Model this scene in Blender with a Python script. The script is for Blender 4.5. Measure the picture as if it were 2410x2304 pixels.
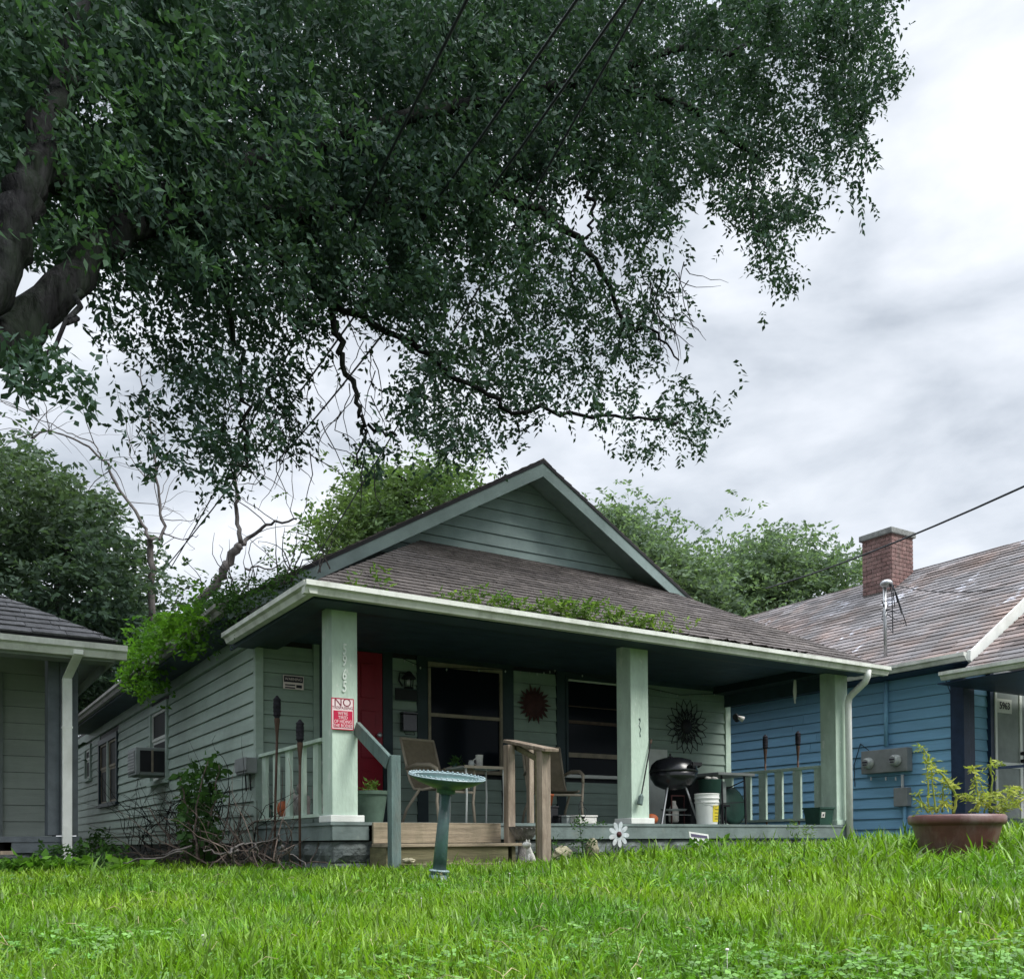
import bpy, math, random
import numpy as np
from mathutils import Vector, Matrix
random.seed(7); RNG = np.random.default_rng(7)
R = math.radians
scene = bpy.context.scene
for o in list(bpy.data.objects): bpy.data.objects.remove(o)

# ------------------------------------------------------------ camera
YAW, PIT, ROL = R(31.937), R(.9345), R(-.4009)
FPX, CX, CY = 2259.66, 1205.0, 1946.3
_f = Vector((math.sin(YAW)*math.cos(PIT), math.cos(YAW)*math.cos(PIT), math.sin(PIT)))
_rt = Vector((math.cos(YAW), -math.sin(YAW), 0)); _up = _rt.cross(_f)
CA = _rt*math.cos(ROL)+_up*math.sin(ROL); CB = -_rt*math.sin(ROL)+_up*math.cos(ROL); CC = _f
cam = bpy.data.cameras.new('camera'); camo = bpy.data.objects.new('camera', cam)
scene.collection.objects.link(camo)
camo.matrix_world = Matrix(((CA.x, CB.x, -CC.x, 0), (CA.y, CB.y, -CC.y, 0), (CA.z, CB.z, -CC.z, 0), (0, 0, 0, 1)))
cam.sensor_width = 36; cam.lens = FPX/2410*36; cam.shift_y = (CY-1152)/2410
cam.clip_start = .05; cam.clip_end = 3000
scene.camera = camo

# ------------------------------------------------------------ sky, sun, exposure
SUN_EL, SUN_AZ = R(48), R(150)          # azimuth clockwise from +Y
w = bpy.data.worlds.new('World'); scene.world = w; w.use_nodes = True
nt = w.node_tree; nt.nodes.clear()
def N(t, **k):
    n = nt.nodes.new(t)
    for a, b in k.items(): setattr(n, a, b)
    return n
out = N('ShaderNodeOutputWorld'); bg = N('ShaderNodeBackground'); bg.inputs[1].default_value = .1
sky = N('ShaderNodeTexSky', sky_type='NISHITA'); sky.sun_disc = False
sky.sun_elevation = SUN_EL; sky.sun_rotation = SUN_AZ
tc = N('ShaderNodeTexCoord'); mp = N('ShaderNodeMapping'); mp.inputs['Scale'].default_value = (1.6, 1.6, 3.6)
mp.inputs['Location'].default_value = (3.1, .4, .2)
n1 = N('ShaderNodeTexNoise'); n1.inputs['Scale'].default_value = 2.5; n1.inputs['Detail'].default_value = 8
n1.inputs['Roughness'].default_value = .52; n1.inputs['Distortion'].default_value = .2
cr = N('ShaderNodeValToRGB'); e = cr.color_ramp.elements
e[0].position = .32; e[0].color = (3.15, 3.5, 4.0, 1)
e[1].position = .66; e[1].color = (6.9, 7.15, 7.6, 1)
e2 = cr.color_ramp.elements.new(.46); e2.color = (4.8, 5.15, 5.65, 1)
mixc = N('ShaderNodeMix', data_type='RGBA'); mixc.inputs[0].default_value = .95
nt.links.new(tc.outputs['Generated'], mp.inputs[0]); nt.links.new(mp.outputs[0], n1.inputs['Vector'])
nt.links.new(n1.outputs[0], cr.inputs[0]); nt.links.new(sky.outputs[0], mixc.inputs[6])
# an overcast sky is brighter overhead than near the horizon
sx = N('ShaderNodeSeparateXYZ'); nt.links.new(tc.outputs['Generated'], sx.inputs[0])
gr = N('ShaderNodeMapRange', interpolation_type='SMOOTHSTEP'); gr.inputs[1].default_value = .60; gr.inputs[2].default_value = 1.0
gr.inputs[3].default_value = .66; gr.inputs[4].default_value = 3.8; nt.links.new(sx.outputs[2], gr.inputs[0])
vmul = N('ShaderNodeVectorMath', operation='SCALE'); nt.links.new(cr.outputs[0], vmul.inputs[0]); nt.links.new(gr.outputs[0], vmul.inputs[3])
nt.links.new(vmul.outputs[0], mixc.inputs[7]); nt.links.new(mixc.outputs[2], bg.inputs[0])
nt.links.new(bg.outputs[0], out.inputs[0])
sl = bpy.data.lights.new('sun', 'SUN'); sl.energy = 1.5; sl.angle = R(25); sl.color = (1, .97, .92)
so = bpy.data.objects.new('sun', sl); scene.collection.objects.link(so)
_sd = Vector((math.sin(SUN_AZ)*math.cos(SUN_EL), math.cos(SUN_AZ)*math.cos(SUN_EL), math.sin(SUN_EL)))
so.rotation_euler = _sd.to_track_quat('Z', 'Y').to_euler()
vs = scene.view_settings; vs.view_transform = 'Standard'; vs.look = 'None'; vs.exposure = 1.24; vs.gamma = 1
vs.use_curve_mapping = False
scene.cycles.max_bounces = 6; scene.cycles.diffuse_bounces = 4

# ------------------------------------------------------------ helpers
def ray(px, py): return CA*((px-CX)/FPX) - CB*((py-CY)/FPX) + CC
def at(px, py, X=None, Y=None, Z=None, d=None):     # photograph pixel -> point on a real plane
    v = ray(px, py)
    t = X/v.x if X is not None else Y/v.y if Y is not None else Z/v.z if Z is not None else d
    return v*t
def ray_np(px, py):
    a = np.array(CA); b = np.array(CB); c = np.array(CC)
    return ((px-CX)/FPX)[:, None]*a - ((py-CY)/FPX)[:, None]*b + c
PL = {}
COL = scene.collection
class MB:
    def __init__(s): s.v = []; s.f = []
    def add(s, vs_, fs):
        n = len(s.v); s.v += [tuple(x) for x in vs_]; s.f += [tuple(i+n for i in f) for f in fs]; return s
    def box(s, x0, x1, y0, y1, z0, z1):
        x0, x1 = sorted((x0, x1)); y0, y1 = sorted((y0, y1)); z0, z1 = sorted((z0, z1))
        return s.add([(x0,y0,z0),(x1,y0,z0),(x1,y1,z0),(x0,y1,z0),(x0,y0,z1),(x1,y0,z1),(x1,y1,z1),(x0,y1,z1)],
                     [(3,2,1,0),(4,5,6,7),(0,1,5,4),(1,2,6,5),(2,3,7,6),(3,0,4,7)])
    def beam(s, p, q, wd, ht, up=(0, 0, 1)):
        p = Vector(p); q = Vector(q); d = (q-p).normalized(); u = Vector(up)
        sd = d.cross(u)
        if sd.length < 1e-4: sd = d.cross(Vector((1, 0, 0)))
        sd.normalize(); u = sd.cross(d).normalized(); a = sd*wd/2; b = u*ht/2
        return s.add([p-a-b, p+a-b, p+a+b, p-a+b, q-a-b, q+a-b, q+a+b, q-a+b],
                     [(0,1,2,3),(7,6,5,4),(0,4,5,1),(1,5,6,2),(2,6,7,3),(3,7,4,0)])
    def prism(s, pts, off):                # polygon (3d points) extruded by vector
        n = len(pts); off = Vector(off); P2 = [Vector(p) for p in pts]
        return s.add(P2+[p+off for p in P2], [tuple(range(n))[::-1], tuple(range(n, 2*n))]+[(i, (i+1) % n, (i+1) % n+n, i+n) for i in range(n)])
    def tube(s, pts, rad, n=8, cap=True):
        pts = [Vector(p) for p in pts]; m = len(pts)
        rad = [rad]*m if isinstance(rad, (int, float)) else rad
        base = len(s.v); ref = None
        for i, p in enumerate(pts):
            d = (pts[min(i+1, m-1)]-pts[max(i-1, 0)]).normalized()
            if ref is None:
                ref = d.orthogonal().normalized()
            ref = (ref-d*ref.dot(d)); ref = ref.normalized() if ref.length > 1e-5 else d.orthogonal().normalized()
            b = d.cross(ref)
            for k in range(n):
                a = 2*math.pi*k/n
                s.v.append(tuple(p+(ref*math.cos(a)+b*math.sin(a))*rad[i]))
        for i in range(m-1):
            for k in range(n):
                k2 = (k+1) % n
                s.f.append((base+i*n+k, base+i*n+k2, base+(i+1)*n+k2, base+(i+1)*n+k))
        if cap:
            s.f.append(tuple(base+k for k in range(n))[::-1]); s.f.append(tuple(base+(m-1)*n+k for k in range(n)))
        return s
    def lathe(s, prof, c, n=24, ax=None, close=True):
        c = Vector(c); base = len(s.v)
        ax = Vector(ax or (0, 0, 1)).normalized(); u = ax.orthogonal().normalized(); v = ax.cross(u)
        for r, z in prof:
            for k in range(n):
                a = 2*math.pi*k/n; s.v.append(tuple(c+ax*z+(u*math.cos(a)+v*math.sin(a))*r))
        m = len(prof)
        for i in range(m-1):
            for k in range(n):
                k2 = (k+1) % n; s.f.append((base+i*n+k, base+i*n+k2, base+(i+1)*n+k2, base+(i+1)*n+k))
        if close:
            s.f.append(tuple(base+k for k in range(n))[::-1]); s.f.append(tuple(base+(m-1)*n+k for k in range(n)))
        return s
    def ball(s, c, r, n=12, m=8, sc=(1, 1, 1), rot=None):
        c = Vector(c); base = len(s.v)
        for i in range(m+1):
            t = math.pi*i/m
            for k in range(n):
                a = 2*math.pi*k/n
                q = Vector((math.sin(t)*math.cos(a)*sc[0], math.sin(t)*math.sin(a)*sc[1], math.cos(t)*sc[2]))*r
                if rot: q = rot @ q
                s.v.append(tuple(c+q))
        for i in range(m):
            for k in range(n):
                k2 = (k+1) % n; s.f.append((base+i*n+k, base+(i+1)*n+k, base+(i+1)*n+k2, base+i*n+k2))
        return s
def tag(o, label=None, cat=None, group=None, kind=None):
    if label: o['label'] = label
    if cat: o['category'] = cat
    if group: o['group'] = group
    if kind: o['kind'] = kind
    return o
def thing(name, label, cat, loc=(0, 0, 0), group=None):
    o = bpy.data.objects.new(name, None); o.empty_display_size = .1; COL.objects.link(o)
    o.location = loc; PL[o] = Vector(loc); return tag(o, label, cat, group)
def mkmesh(name, vs_, fs, mat, smooth=False):
    me = bpy.data.meshes.new(name); me.from_pydata(vs_, [], fs)
    if mat: me.materials.append(mat)
    if smooth: me.polygons.foreach_set('use_smooth', [True]*len(me.polygons))
    return me
def obj(name, m, mat, parent=None, smooth=False, bevel=0, kind=None, label=None, auto=False):
    pl = PL.get(parent, Vector((0, 0, 0)))
    if parent is None:        # a thing of one mesh gets its origin at its base centre
        a = np.array(m.v); pl = Vector(((a[:, 0].min()+a[:, 0].max())/2, (a[:, 1].min()+a[:, 1].max())/2, a[:, 2].min()))
    me = mkmesh(name, [(x-pl.x, y-pl.y, z-pl.z) for x, y, z in m.v], m.f, mat, smooth)
    o = bpy.data.objects.new(name, me); COL.objects.link(o)
    if parent is not None: o.parent = parent
    else: o.location = pl
    PL[o] = pl
    if bevel:
        b = o.modifiers.new('bevel', 'BEVEL'); b.width = bevel; b.segments = 2; b.limit_method = 'ANGLE'
    if auto:
        for p in me.polygons: p.use_smooth = True
        e_ = o.modifiers.new('edges', 'EDGE_SPLIT'); e_.split_angle = R(38)
    if kind: o['kind'] = kind
    if label: o['label'] = label
    return o
def copy_tree(o, parent=None, loc=None, rot=None, label=None):
    c = o.copy(); COL.objects.link(c)
    if parent: c.parent = parent
    if loc is not None: c.location = loc
    if rot is not None: c.rotation_euler = (0, 0, rot)
    if label: c['label'] = label
    for ch in list(o.children): copy_tree(ch, c)
    return c
def np_mesh(name, V, Fv, nper, mat, parent=None, kind='stuff', smooth=False):
    """V (n,3) verts, Fv flat loop index, nper verts per face array"""
    pl = PL.get(parent, Vector((0, 0, 0))); V = V-np.array(pl)
    me = bpy.data.meshes.new(name); me.vertices.add(len(V)); me.vertices.foreach_set('co', V.astype(np.float32).ravel())
    me.loops.add(len(Fv)); me.loops.foreach_set('vertex_index', Fv.astype(np.int32).ravel())
    me.polygons.add(len(nper)); st = np.concatenate([[0], np.cumsum(nper)[:-1]])
    me.polygons.foreach_set('loop_start', st.astype(np.int32)); me.polygons.foreach_set('loop_total', nper.astype(np.int32))
    me.update(calc_edges=True); me.materials.append(mat)
    if smooth: me.polygons.foreach_set('use_smooth', np.ones(len(nper), bool))
    o = bpy.data.objects.new(name, me); COL.objects.link(o)
    if parent is not None: o.parent = parent
    if kind: o['kind'] = kind
    PL[o] = pl
    return o

# ------------------------------------------------------------ materials
def mat(name, col, rough=.75, var=.25, ns=5, bump=.15, island=.0, col2=None, metal=0, st=(1, 1, 1), spec=.3,
        grime=0, gcol=(.05, .05, .035), gs=2.5, bs=None, bd=.02, splash=0, peel=0, pcol=(.5, .5, .45)):
    m = bpy.data.materials.new(name); m.use_nodes = True; t = m.node_tree; b = t.nodes['Principled BSDF']
    b.inputs['Roughness'].default_value = rough; b.inputs['Metallic'].default_value = metal
    b.inputs['Specular IOR Level'].default_value = spec
    def n(ty, **k):
        q = t.nodes.new(ty)
        for a, c in k.items(): setattr(q, a, c)
        return q
    tc = n('ShaderNodeTexCoord'); mp = n('ShaderNodeMapping'); mp.inputs['Scale'].default_value = st
    t.links.new(tc.outputs['Object'], mp.inputs[0])
    nz = n('ShaderNodeTexNoise'); nz.inputs['Scale'].default_value = ns; nz.inputs['Detail'].default_value = 6
    nz.inputs['Roughness'].default_value = .65
    t.links.new(mp.outputs[0], nz.inputs['Vector'])
    c2 = col2 or tuple(c*(1-var*1.6) for c in col); c1 = tuple(min(1, c*(1+var*.6)) for c in col) if not col2 else col
    r = n('ShaderNodeValToRGB'); r.color_ramp.elements[0].position = .32; r.color_ramp.elements[1].position = .68
    r.color_ramp.elements[0].color = (*c2, 1); r.color_ramp.elements[1].color = (*c1, 1)
    t.links.new(nz.outputs[0], r.inputs[0]); cur = r.outputs[0]
    def mix(fac, a, bcol, thr0, thr1, scale, stv):
        mp2 = n('ShaderNodeMapping'); mp2.inputs['Scale'].default_value = stv; mp2.inputs['Location'].default_value = (3.7, 9.1, 2.2)
        t.links.new(tc.outputs['Object'], mp2.inputs[0])
        g = n('ShaderNodeTexNoise'); g.inputs['Scale'].default_value = scale; g.inputs['Detail'].default_value = 7
        g.inputs['Roughness'].default_value = .7; t.links.new(mp2.outputs[0], g.inputs['Vector'])
        gr = n('ShaderNodeMapRange'); gr.inputs[1].default_value = thr0; gr.inputs[2].default_value = thr1
        gr.inputs[3].default_value = 0; gr.inputs[4].default_value = fac; t.links.new(g.outputs[0], gr.inputs[0])
        x = n('ShaderNodeMix', data_type='RGBA'); t.links.new(gr.outputs[0], x.inputs[0])
        t.links.new(a, x.inputs[6]); x.inputs[7].default_value = (*bcol, 1); return x.outputs[2]
    if grime: cur = mix(grime, cur, gcol, .45, .72, gs, (1, 1, .45))
    if splash:
        sx = n('ShaderNodeSeparateXYZ'); t.links.new(tc.outputs['Object'], sx.inputs[0])
        zr2 = n('ShaderNodeMapRange'); zr2.inputs[1].default_value = .75; zr2.inputs[2].default_value = .15; zr2.inputs[3].default_value = 0; zr2.inputs[4].default_value = splash
        t.links.new(sx.outputs[2], zr2.inputs[0]); nm = n('ShaderNodeMath', operation='MULTIPLY'); t.links.new(zr2.outputs[0], nm.inputs[0])
        n3 = n('ShaderNodeTexNoise'); n3.inputs['Scale'].default_value = 7; n3.inputs['Detail'].default_value = 6; t.links.new(tc.outputs['Object'], n3.inputs['Vector']); t.links.new(n3.outputs[0], nm.inputs[1])
        sm = n('ShaderNodeMix', data_type='RGBA'); t.links.new(nm.outputs[0], sm.inputs[0]); t.links.new(cur, sm.inputs[6]); sm.inputs[7].default_value = (.07, .075, .05, 1); cur = sm.outputs[2]
    if peel: cur = mix(peel, cur, pcol, .60, .64, gs*3, (1, 1, .6))
    if island:
        g = n('ShaderNodeNewGeometry'); mr = n('ShaderNodeMapRange'); mr.inputs[3].default_value = 1-island; mr.inputs[4].default_value = 1+island*.8
        t.links.new(g.outputs['Random Per Island'], mr.inputs[0])
        oi = n('ShaderNodeObjectInfo'); mr2 = n('ShaderNodeMapRange'); mr2.inputs[3].default_value = 1-island*.5; mr2.inputs[4].default_value = 1+island*.5
        t.links.new(oi.outputs['Random'], mr2.inputs[0])
        mu = n('ShaderNodeMath', operation='MULTIPLY'); t.links.new(mr.outputs[0], mu.inputs[0]); t.links.new(mr2.outputs[0], mu.inputs[1])
        vm = n('ShaderNodeVectorMath', operation='SCALE'); t.links.new(cur, vm.inputs[0]); t.links.new(mu.outputs[0], vm.inputs[3]); cur = vm.outputs[0]
    t.links.new(cur, b.inputs['Base Color'])
    if bump:
        nb = n('ShaderNodeTexNoise'); nb.inputs['Scale'].default_value = bs or ns*6; nb.inputs['Detail'].default_value = 5
        t.links.new(mp.outputs[0], nb.inputs['Vector'])
        bp = n('ShaderNodeBump'); bp.inputs['Strength'].default_value = bump; bp.inputs['Distance'].default_value = bd
        t.links.new(nb.outputs[0], bp.inputs['Height']); t.links.new(bp.outputs[0], b.inputs['Normal'])
    return m
def leafmat(name, c1, c2, trans=.35, ns=.8, isl=.35, rough=.6, sp=.12):
    m = bpy.data.materials.new(name); m.use_nodes = True; t = m.node_tree; b = t.nodes['Principled BSDF']; o = t.nodes['Material Output']
    n = t.nodes.new
    tc = n('ShaderNodeTexCoord'); nz = n('ShaderNodeTexNoise'); nz.inputs['Scale'].default_value = ns; nz.inputs['Detail'].default_value = 4
    t.links.new(tc.outputs['Object'], nz.inputs[0])
    r = n('ShaderNodeValToRGB'); r.color_ramp.elements[0].position = .35; r.color_ramp.elements[1].position = .65
    r.color_ramp.elements[0].color = (*c1, 1); r.color_ramp.elements[1].color = (*c2, 1); t.links.new(nz.outputs[0], r.inputs[0])
    g = n('ShaderNodeNewGeometry'); mr = n('ShaderNodeMapRange'); mr.inputs[3].default_value = 1-isl; mr.inputs[4].default_value = 1+isl
    t.links.new(g.outputs['Random Per Island'], mr.inputs[0])
    vm = n('ShaderNodeVectorMath'); vm.operation = 'SCALE'; t.links.new(r.outputs[0], vm.inputs[0]); t.links.new(mr.outputs[0], vm.inputs[3])
    t.links.new(vm.outputs[0], b.inputs['Base Color']); b.inputs['Roughness'].default_value = rough
    b.inputs['Specular IOR Level'].default_value = sp
    tr = n('ShaderNodeBsdfTranslucent'); vm2 = n('ShaderNodeVectorMath'); vm2.operation = 'MULTIPLY'
    t.links.new(vm.outputs[0], vm2.inputs[0]); vm2.inputs[1].default_value = (1.15, 1.3, .6); t.links.new(vm2.outputs[0], tr.inputs[0])
    mx = n('ShaderNodeMixShader'); mx.inputs[0].default_value = trans
    t.links.new(b.outputs[0], mx.inputs[1]); t.links.new(tr.outputs[0], mx.inputs[2]); t.links.new(mx.outputs[0], o.inputs[0])
    return m
SAGE = (.245, .34, .275)
M = dict(
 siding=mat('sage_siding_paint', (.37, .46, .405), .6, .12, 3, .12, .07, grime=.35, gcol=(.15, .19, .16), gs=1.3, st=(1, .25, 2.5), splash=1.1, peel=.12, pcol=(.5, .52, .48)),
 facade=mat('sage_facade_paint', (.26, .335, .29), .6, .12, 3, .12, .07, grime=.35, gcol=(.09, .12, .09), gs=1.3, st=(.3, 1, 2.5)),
 post=mat('peeling_sage_post_paint', (.48, .60, .505), .6, .12, 7, .3, .03, grime=.3, gcol=(.28, .35, .28), gs=3, peel=.55, pcol=(.68, .72, .66), st=(1, 1, .35)),
 trim=mat('dark_green_trim_paint', (.018, .036, .042), .5, .2, 4, .12, .05),
 rake=mat('grey_green_rake_paint', (.235, .31, .305), .6, .12, 3, .12, .04, grime=.3, gcol=(.08, .12, .11)),
 ceil=mat('dark_teal_porch_ceiling_paint', (.035, .06, .08), .6, .2, 3, .1),
 deck=mat('slate_deck_paint', (.165, .21, .20), .65, .2, 4, .2, grime=.4, gcol=(.06, .08, .07), peel=.25, pcol=(.22, .24, .2)),
 block=mat('painted_foundation_block', (.14, .165, .16), .85, .4, 5, .8, .15, grime=.7, gcol=(.05, .055, .045), gs=3),
 gutter=mat('weathered_white_gutter', (.66, .68, .63), .5, .12, 3, .05, grime=.7, gcol=(.25, .27, .21), gs=4, st=(.6, .6, 2)),
 oldgut=mat('oxidised_grey_gutter', (.28, .28, .26), .6, .25, 6, .1, grime=.6, gcol=(.1, .09, .07)),
 white=mat('white_paint', (.72, .74, .71), .5, .08, 5, .06, grime=.3, gcol=(.4, .4, .34)),
 pipe=mat('white_downspout_paint', (.82, .84, .81), .45, .07, 4, .05, grime=.35, gcol=(.36, .36, .28), gs=4),
 shingle=mat('brown_grey_shingle', (.155, .138, .132), .95, .3, 9, .6, .28, grime=.5, gcol=(.04, .035, .04), gs=.9),
 shingleL=mat('grey_shingle', (.12, .12, .125), .95, .3, 9, .6, .25, grime=.4, gcol=(.05, .05, .05), gs=1.2),
 shingleB=mat('patchy_weathered_shingle', (.21, .205, .215), .95, .3, 2.2, .6, .42, col2=(.13, .118, .115), grime=.6, gcol=(.32, .18, .12), gs=.4, peel=.85, pcol=(.48, .49, .54), st=(.9, .25, 1)),
 door=mat('red_door_paint', (.24, .008, .022), .45, .12, 3, .05),
 tan=mat('tan_window_wood', (.25, .215, .16), .6, .2, 8, .15),
 glass=mat('dark_window_glass', (.006, .009, .013), .12, .1, 2, 0, spec=.06),
 white_pane=mat('white_window_pane', (.9, .9, .92), .35, .05, 3, 0),  # plain white for the upper pane of the nearest side window
 curtain=mat('brown_window_curtain', (.09, .06, .045), .7, .3, 10, .1, st=(1, 6, .3)),
 sill=mat('white_sill', (.6, .62, .58), .5, .1, 5, .05),
 wood=mat('weathered_step_wood', (.33, .27, .19), .8, .25, 9, .3, .1, st=(.25, 1, 4), grime=.55, gcol=(.10, .10, .055), gs=3),
 mossy=mat('mossy_step_wood', (.17, .155, .085), .85, .3, 8, .3, .1, st=(.25, 1, 3), grime=.6, gcol=(.07, .085, .035), gs=3),
 railw=mat('grey_brown_rail_wood', (.33, .27, .21), .8, .3, 7, .35, .12, st=(3, 3, .3), grime=.7, gcol=(.10, .065, .04), gs=6),
 newel=mat('worn_green_newel_paint', (.11, .165, .155), .75, .25, 8, .3, st=(2, 2, .4), grime=.4, gcol=(.18, .16, .13), gs=4),
 bath=mat('verdigris_bird_bath_metal', (.045, .105, .10), .35, .3, 9, .15, grime=.5, gcol=(.14, .2, .2), gs=6, spec=.6),
 bathtop=mat('pale_oxidised_bowl', (.30, .38, .39), .35, .3, 6, .15, col2=(.10, .16, .17), spec=.6),
 steel=mat('galvanised_steel', (.45, .46, .47), .35, .15, 6, .05, metal=.7),
 black=mat('black_enamel', (.012, .013, .016), .25, .2, 6, .04, spec=.55),
 blackm=mat('matt_black_metal', (.014, .015, .018), .6, .2, 6, .08),
 rust=mat('rusty_dark_metal', (.06, .022, .022), .8, .3, 9, .2),
 sling=mat('tan_mesh_sling', (.20, .165, .115), .8, .12, 20, .3),
 chairf=mat('beige_chair_frame', (.36, .31, .24), .45, .12, 6, .05),
 plastic=mat('white_bucket_plastic', (.72, .73, .70), .4, .08, 5, .03, grime=.2, gcol=(.45, .45, .4)),
 yellow=mat('yellow_print', (.62, .50, .04), .5, .1, 8, 0), yellowd=mat('olive_print', (.22, .19, .03), .5, .1, 8, 0),
 greenp=mat('dark_green_plastic', (.02, .06, .045), .5, .2, 5, .05),
 planter=mat('sage_planter_plastic', (.09, .14, .105), .6, .25, 5, .1),
 terracotta=mat('orange_terracotta', (.35, .09, .03), .6, .25, 8, .1),
 stone=mat('grey_cast_stone', (.20, .19, .18), .9, .3, 14, .5, grime=.5, gcol=(.07, .07, .06), gs=9),
 palestone=mat('mossy_pale_stone', (.36, .33, .23), .9, .3, 12, .5, grime=.4, gcol=(.15, .16, .08), gs=9),
 whites=mat('chipped_white_plaster', (.62, .61, .57), .8, .15, 14, .3, grime=.4, gcol=(.25, .24, .2), gs=9),
 signw=mat('sign_white', (.78, .66, .66), .45, .08, 8, .02, grime=.2, gcol=(.5, .3, .3)),
 signr=mat('sign_red', (.45, .010, .05), .45, .06, 6, .02), signd=mat('sign_dark_red', (.20, .03, .05), .5, .1, 6, 0),
 ink=mat('dark_ink', (.03, .025, .04), .6, .1, 6, 0), purple=mat('dark_purple_print', (.10, .085, .15), .6, .1, 6, 0),
 numw=mat('white_house_digits', (.72, .78, .72), .5, .1, 6, .05),
 bamboo=mat('bamboo_pole', (.085, .05, .035), .7, .3, 10, .1, st=(1, 1, .3)),
 wicker=mat('charred_wicker', (.028, .026, .035), .85, .4, 25, .8),
 blue=mat('blue_siding_paint', (.20, .41, .60), .6, .1, 3, .12, .05, grime=.25, gcol=(.15, .29, .40), gs=1.5, st=(1, .25, 2.5)),
 navy=mat('navy_post_paint', (.022, .04, .085), .5, .2, 5, .08),
 meter=mat('grey_meter_box', (.23, .245, .245), .5, .12, 6, .06, grime=.3, gcol=(.15, .16, .16)),
 lens=mat('meter_glass', (.45, .48, .46), .12, .2, 12, 0, spec=.6),
 brick=mat('red_brick', (.235, .14, .13), .9, .3, 12, .5, .3, grime=.4, gcol=(.25, .21, .19), gs=5),
 mortar=mat('grey_mortar', (.33, .30, .28), .95, .2, 12, .3),
 cap=mat('concrete_chimney_cap', (.24, .25, .24), .9, .3, 8, .4),
 lsid=mat('pale_sage_siding_paint', (.42, .47, .42), .65, .1, 3, .12, .06, grime=.3, gcol=(.18, .21, .17), gs=1.3, st=(.3, 1, 2.5)),
 ltrim=mat('slate_post_paint', (.11, .13, .145), .6, .2, 4, .12, .05),
 lsoff=mat('grey_soffit_paint', (.26, .29, .28), .7, .15, 4, .08),
 potb=mat('brown_resin_pot', (.13, .052, .046), .45, .25, 5, .08, grime=.8, gcol=(.24, .19, .18), gs=3.2, spec=.45),
 soil=mat('dark_soil', (.035, .026, .018), .95, .4, 12, .6),
 bark=mat('dark_bark', (.019, .019, .020), .95, .5, 6, 1.0, st=(3, 3, .6), spec=.05, grime=.5, gcol=(.024, .042, .02), bs=5, bd=.07),
 paleb=mat('grey_dead_wood', (.11, .10, .095), .9, .3, 8, .4, st=(2, 2, .5)),
 brush=mat('dry_brown_brush', (.13, .10, .085), .9, .4, 14, .3, .25),
 wire=mat('black_cable', (.02, .024, .03), .6, .1, 5, 0),
 teal=mat('teal_petal', (.10, .32, .33), .4, .4, 10, .05, .3), petal=mat('pale_metal_petal', (.50, .55, .57), .4, .25, 16, .08, .2, grime=.35, gcol=(.35, .22, .14), gs=16),
)
M['bamboo2'] = mat('dry_straw', (.42, .36, .20), .8, .3, 10, 0)
M['leaf'] = leafmat('elm_leaf', (.031, .060, .047), (.043, .082, .054), .26, .7)
M['leafd'] = leafmat('dark_background_leaf', (.045, .078, .058), (.07, .105, .062), .35, .35)
M['leafm'] = leafmat('mid_green_leaf', (.055, .10, .05), (.11, .165, .06), .4, .5)
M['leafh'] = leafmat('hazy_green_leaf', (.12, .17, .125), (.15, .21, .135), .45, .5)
M['vine'] = leafmat('bright_vine_leaf', (.06, .15, .025), (.13, .27, .03), .45, 1.5)
M['weed'] = leafmat('weed_leaf', (.035, .08, .025), (.06, .13, .035), .35, 3)
M['gutw'] = leafmat('gutter_weed_leaf', (.08, .16, .04), (.20, .29, .07), .4, 3)
M['pale'] = leafmat('yellowing_plant', (.22, .28, .07), (.42, .42, .09), .35, 6)
M['grass'] = leafmat('lawn_grass', (.085, .205, .015), (.185, .30, .024), .42, 1.3, .6, .36, .4)
M['clover'] = leafmat('clover_leaf', (.075, .20, .03), (.14, .28, .05), .3, 2, .5, .4, .4)

def text(s, size, O, u, v, m, name, parent, ext=.002, align='CENTER', shear=0, sx=1, bold=0):
    cu = bpy.data.curves.new('t', 'FONT'); cu.body = s; cu.size = size; cu.extrude = ext; cu.align_x = align; cu.align_y = 'CENTER'
    cu.shear = shear; cu.offset = bold; cu.resolution_u = 3
    to = bpy.data.objects.new('t', cu); COL.objects.link(to)
    dg = bpy.context.evaluated_depsgraph_get(); me = bpy.data.meshes.new_from_object(to.evaluated_get(dg)); me.name = name
    bpy.data.objects.remove(to); bpy.data.curves.remove(cu)
    u = Vector(u).normalized(); v = Vector(v).normalized(); n_ = u.cross(v)
    O = Vector(O)-PL.get(parent, Vector((0, 0, 0)))
    me.transform(Matrix(((u.x*sx, v.x, n_.x, O.x), (u.y*sx, v.y, n_.y, O.y), (u.z*sx, v.z, n_.z, O.z), (0, 0, 0, 1))))
    me.materials.clear(); me.materials.append(m)
    o = bpy.data.objects.new(name, me); COL.objects.link(o); o.parent = parent; PL[o] = PL.get(parent, Vector((0, 0, 0))); return o

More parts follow.
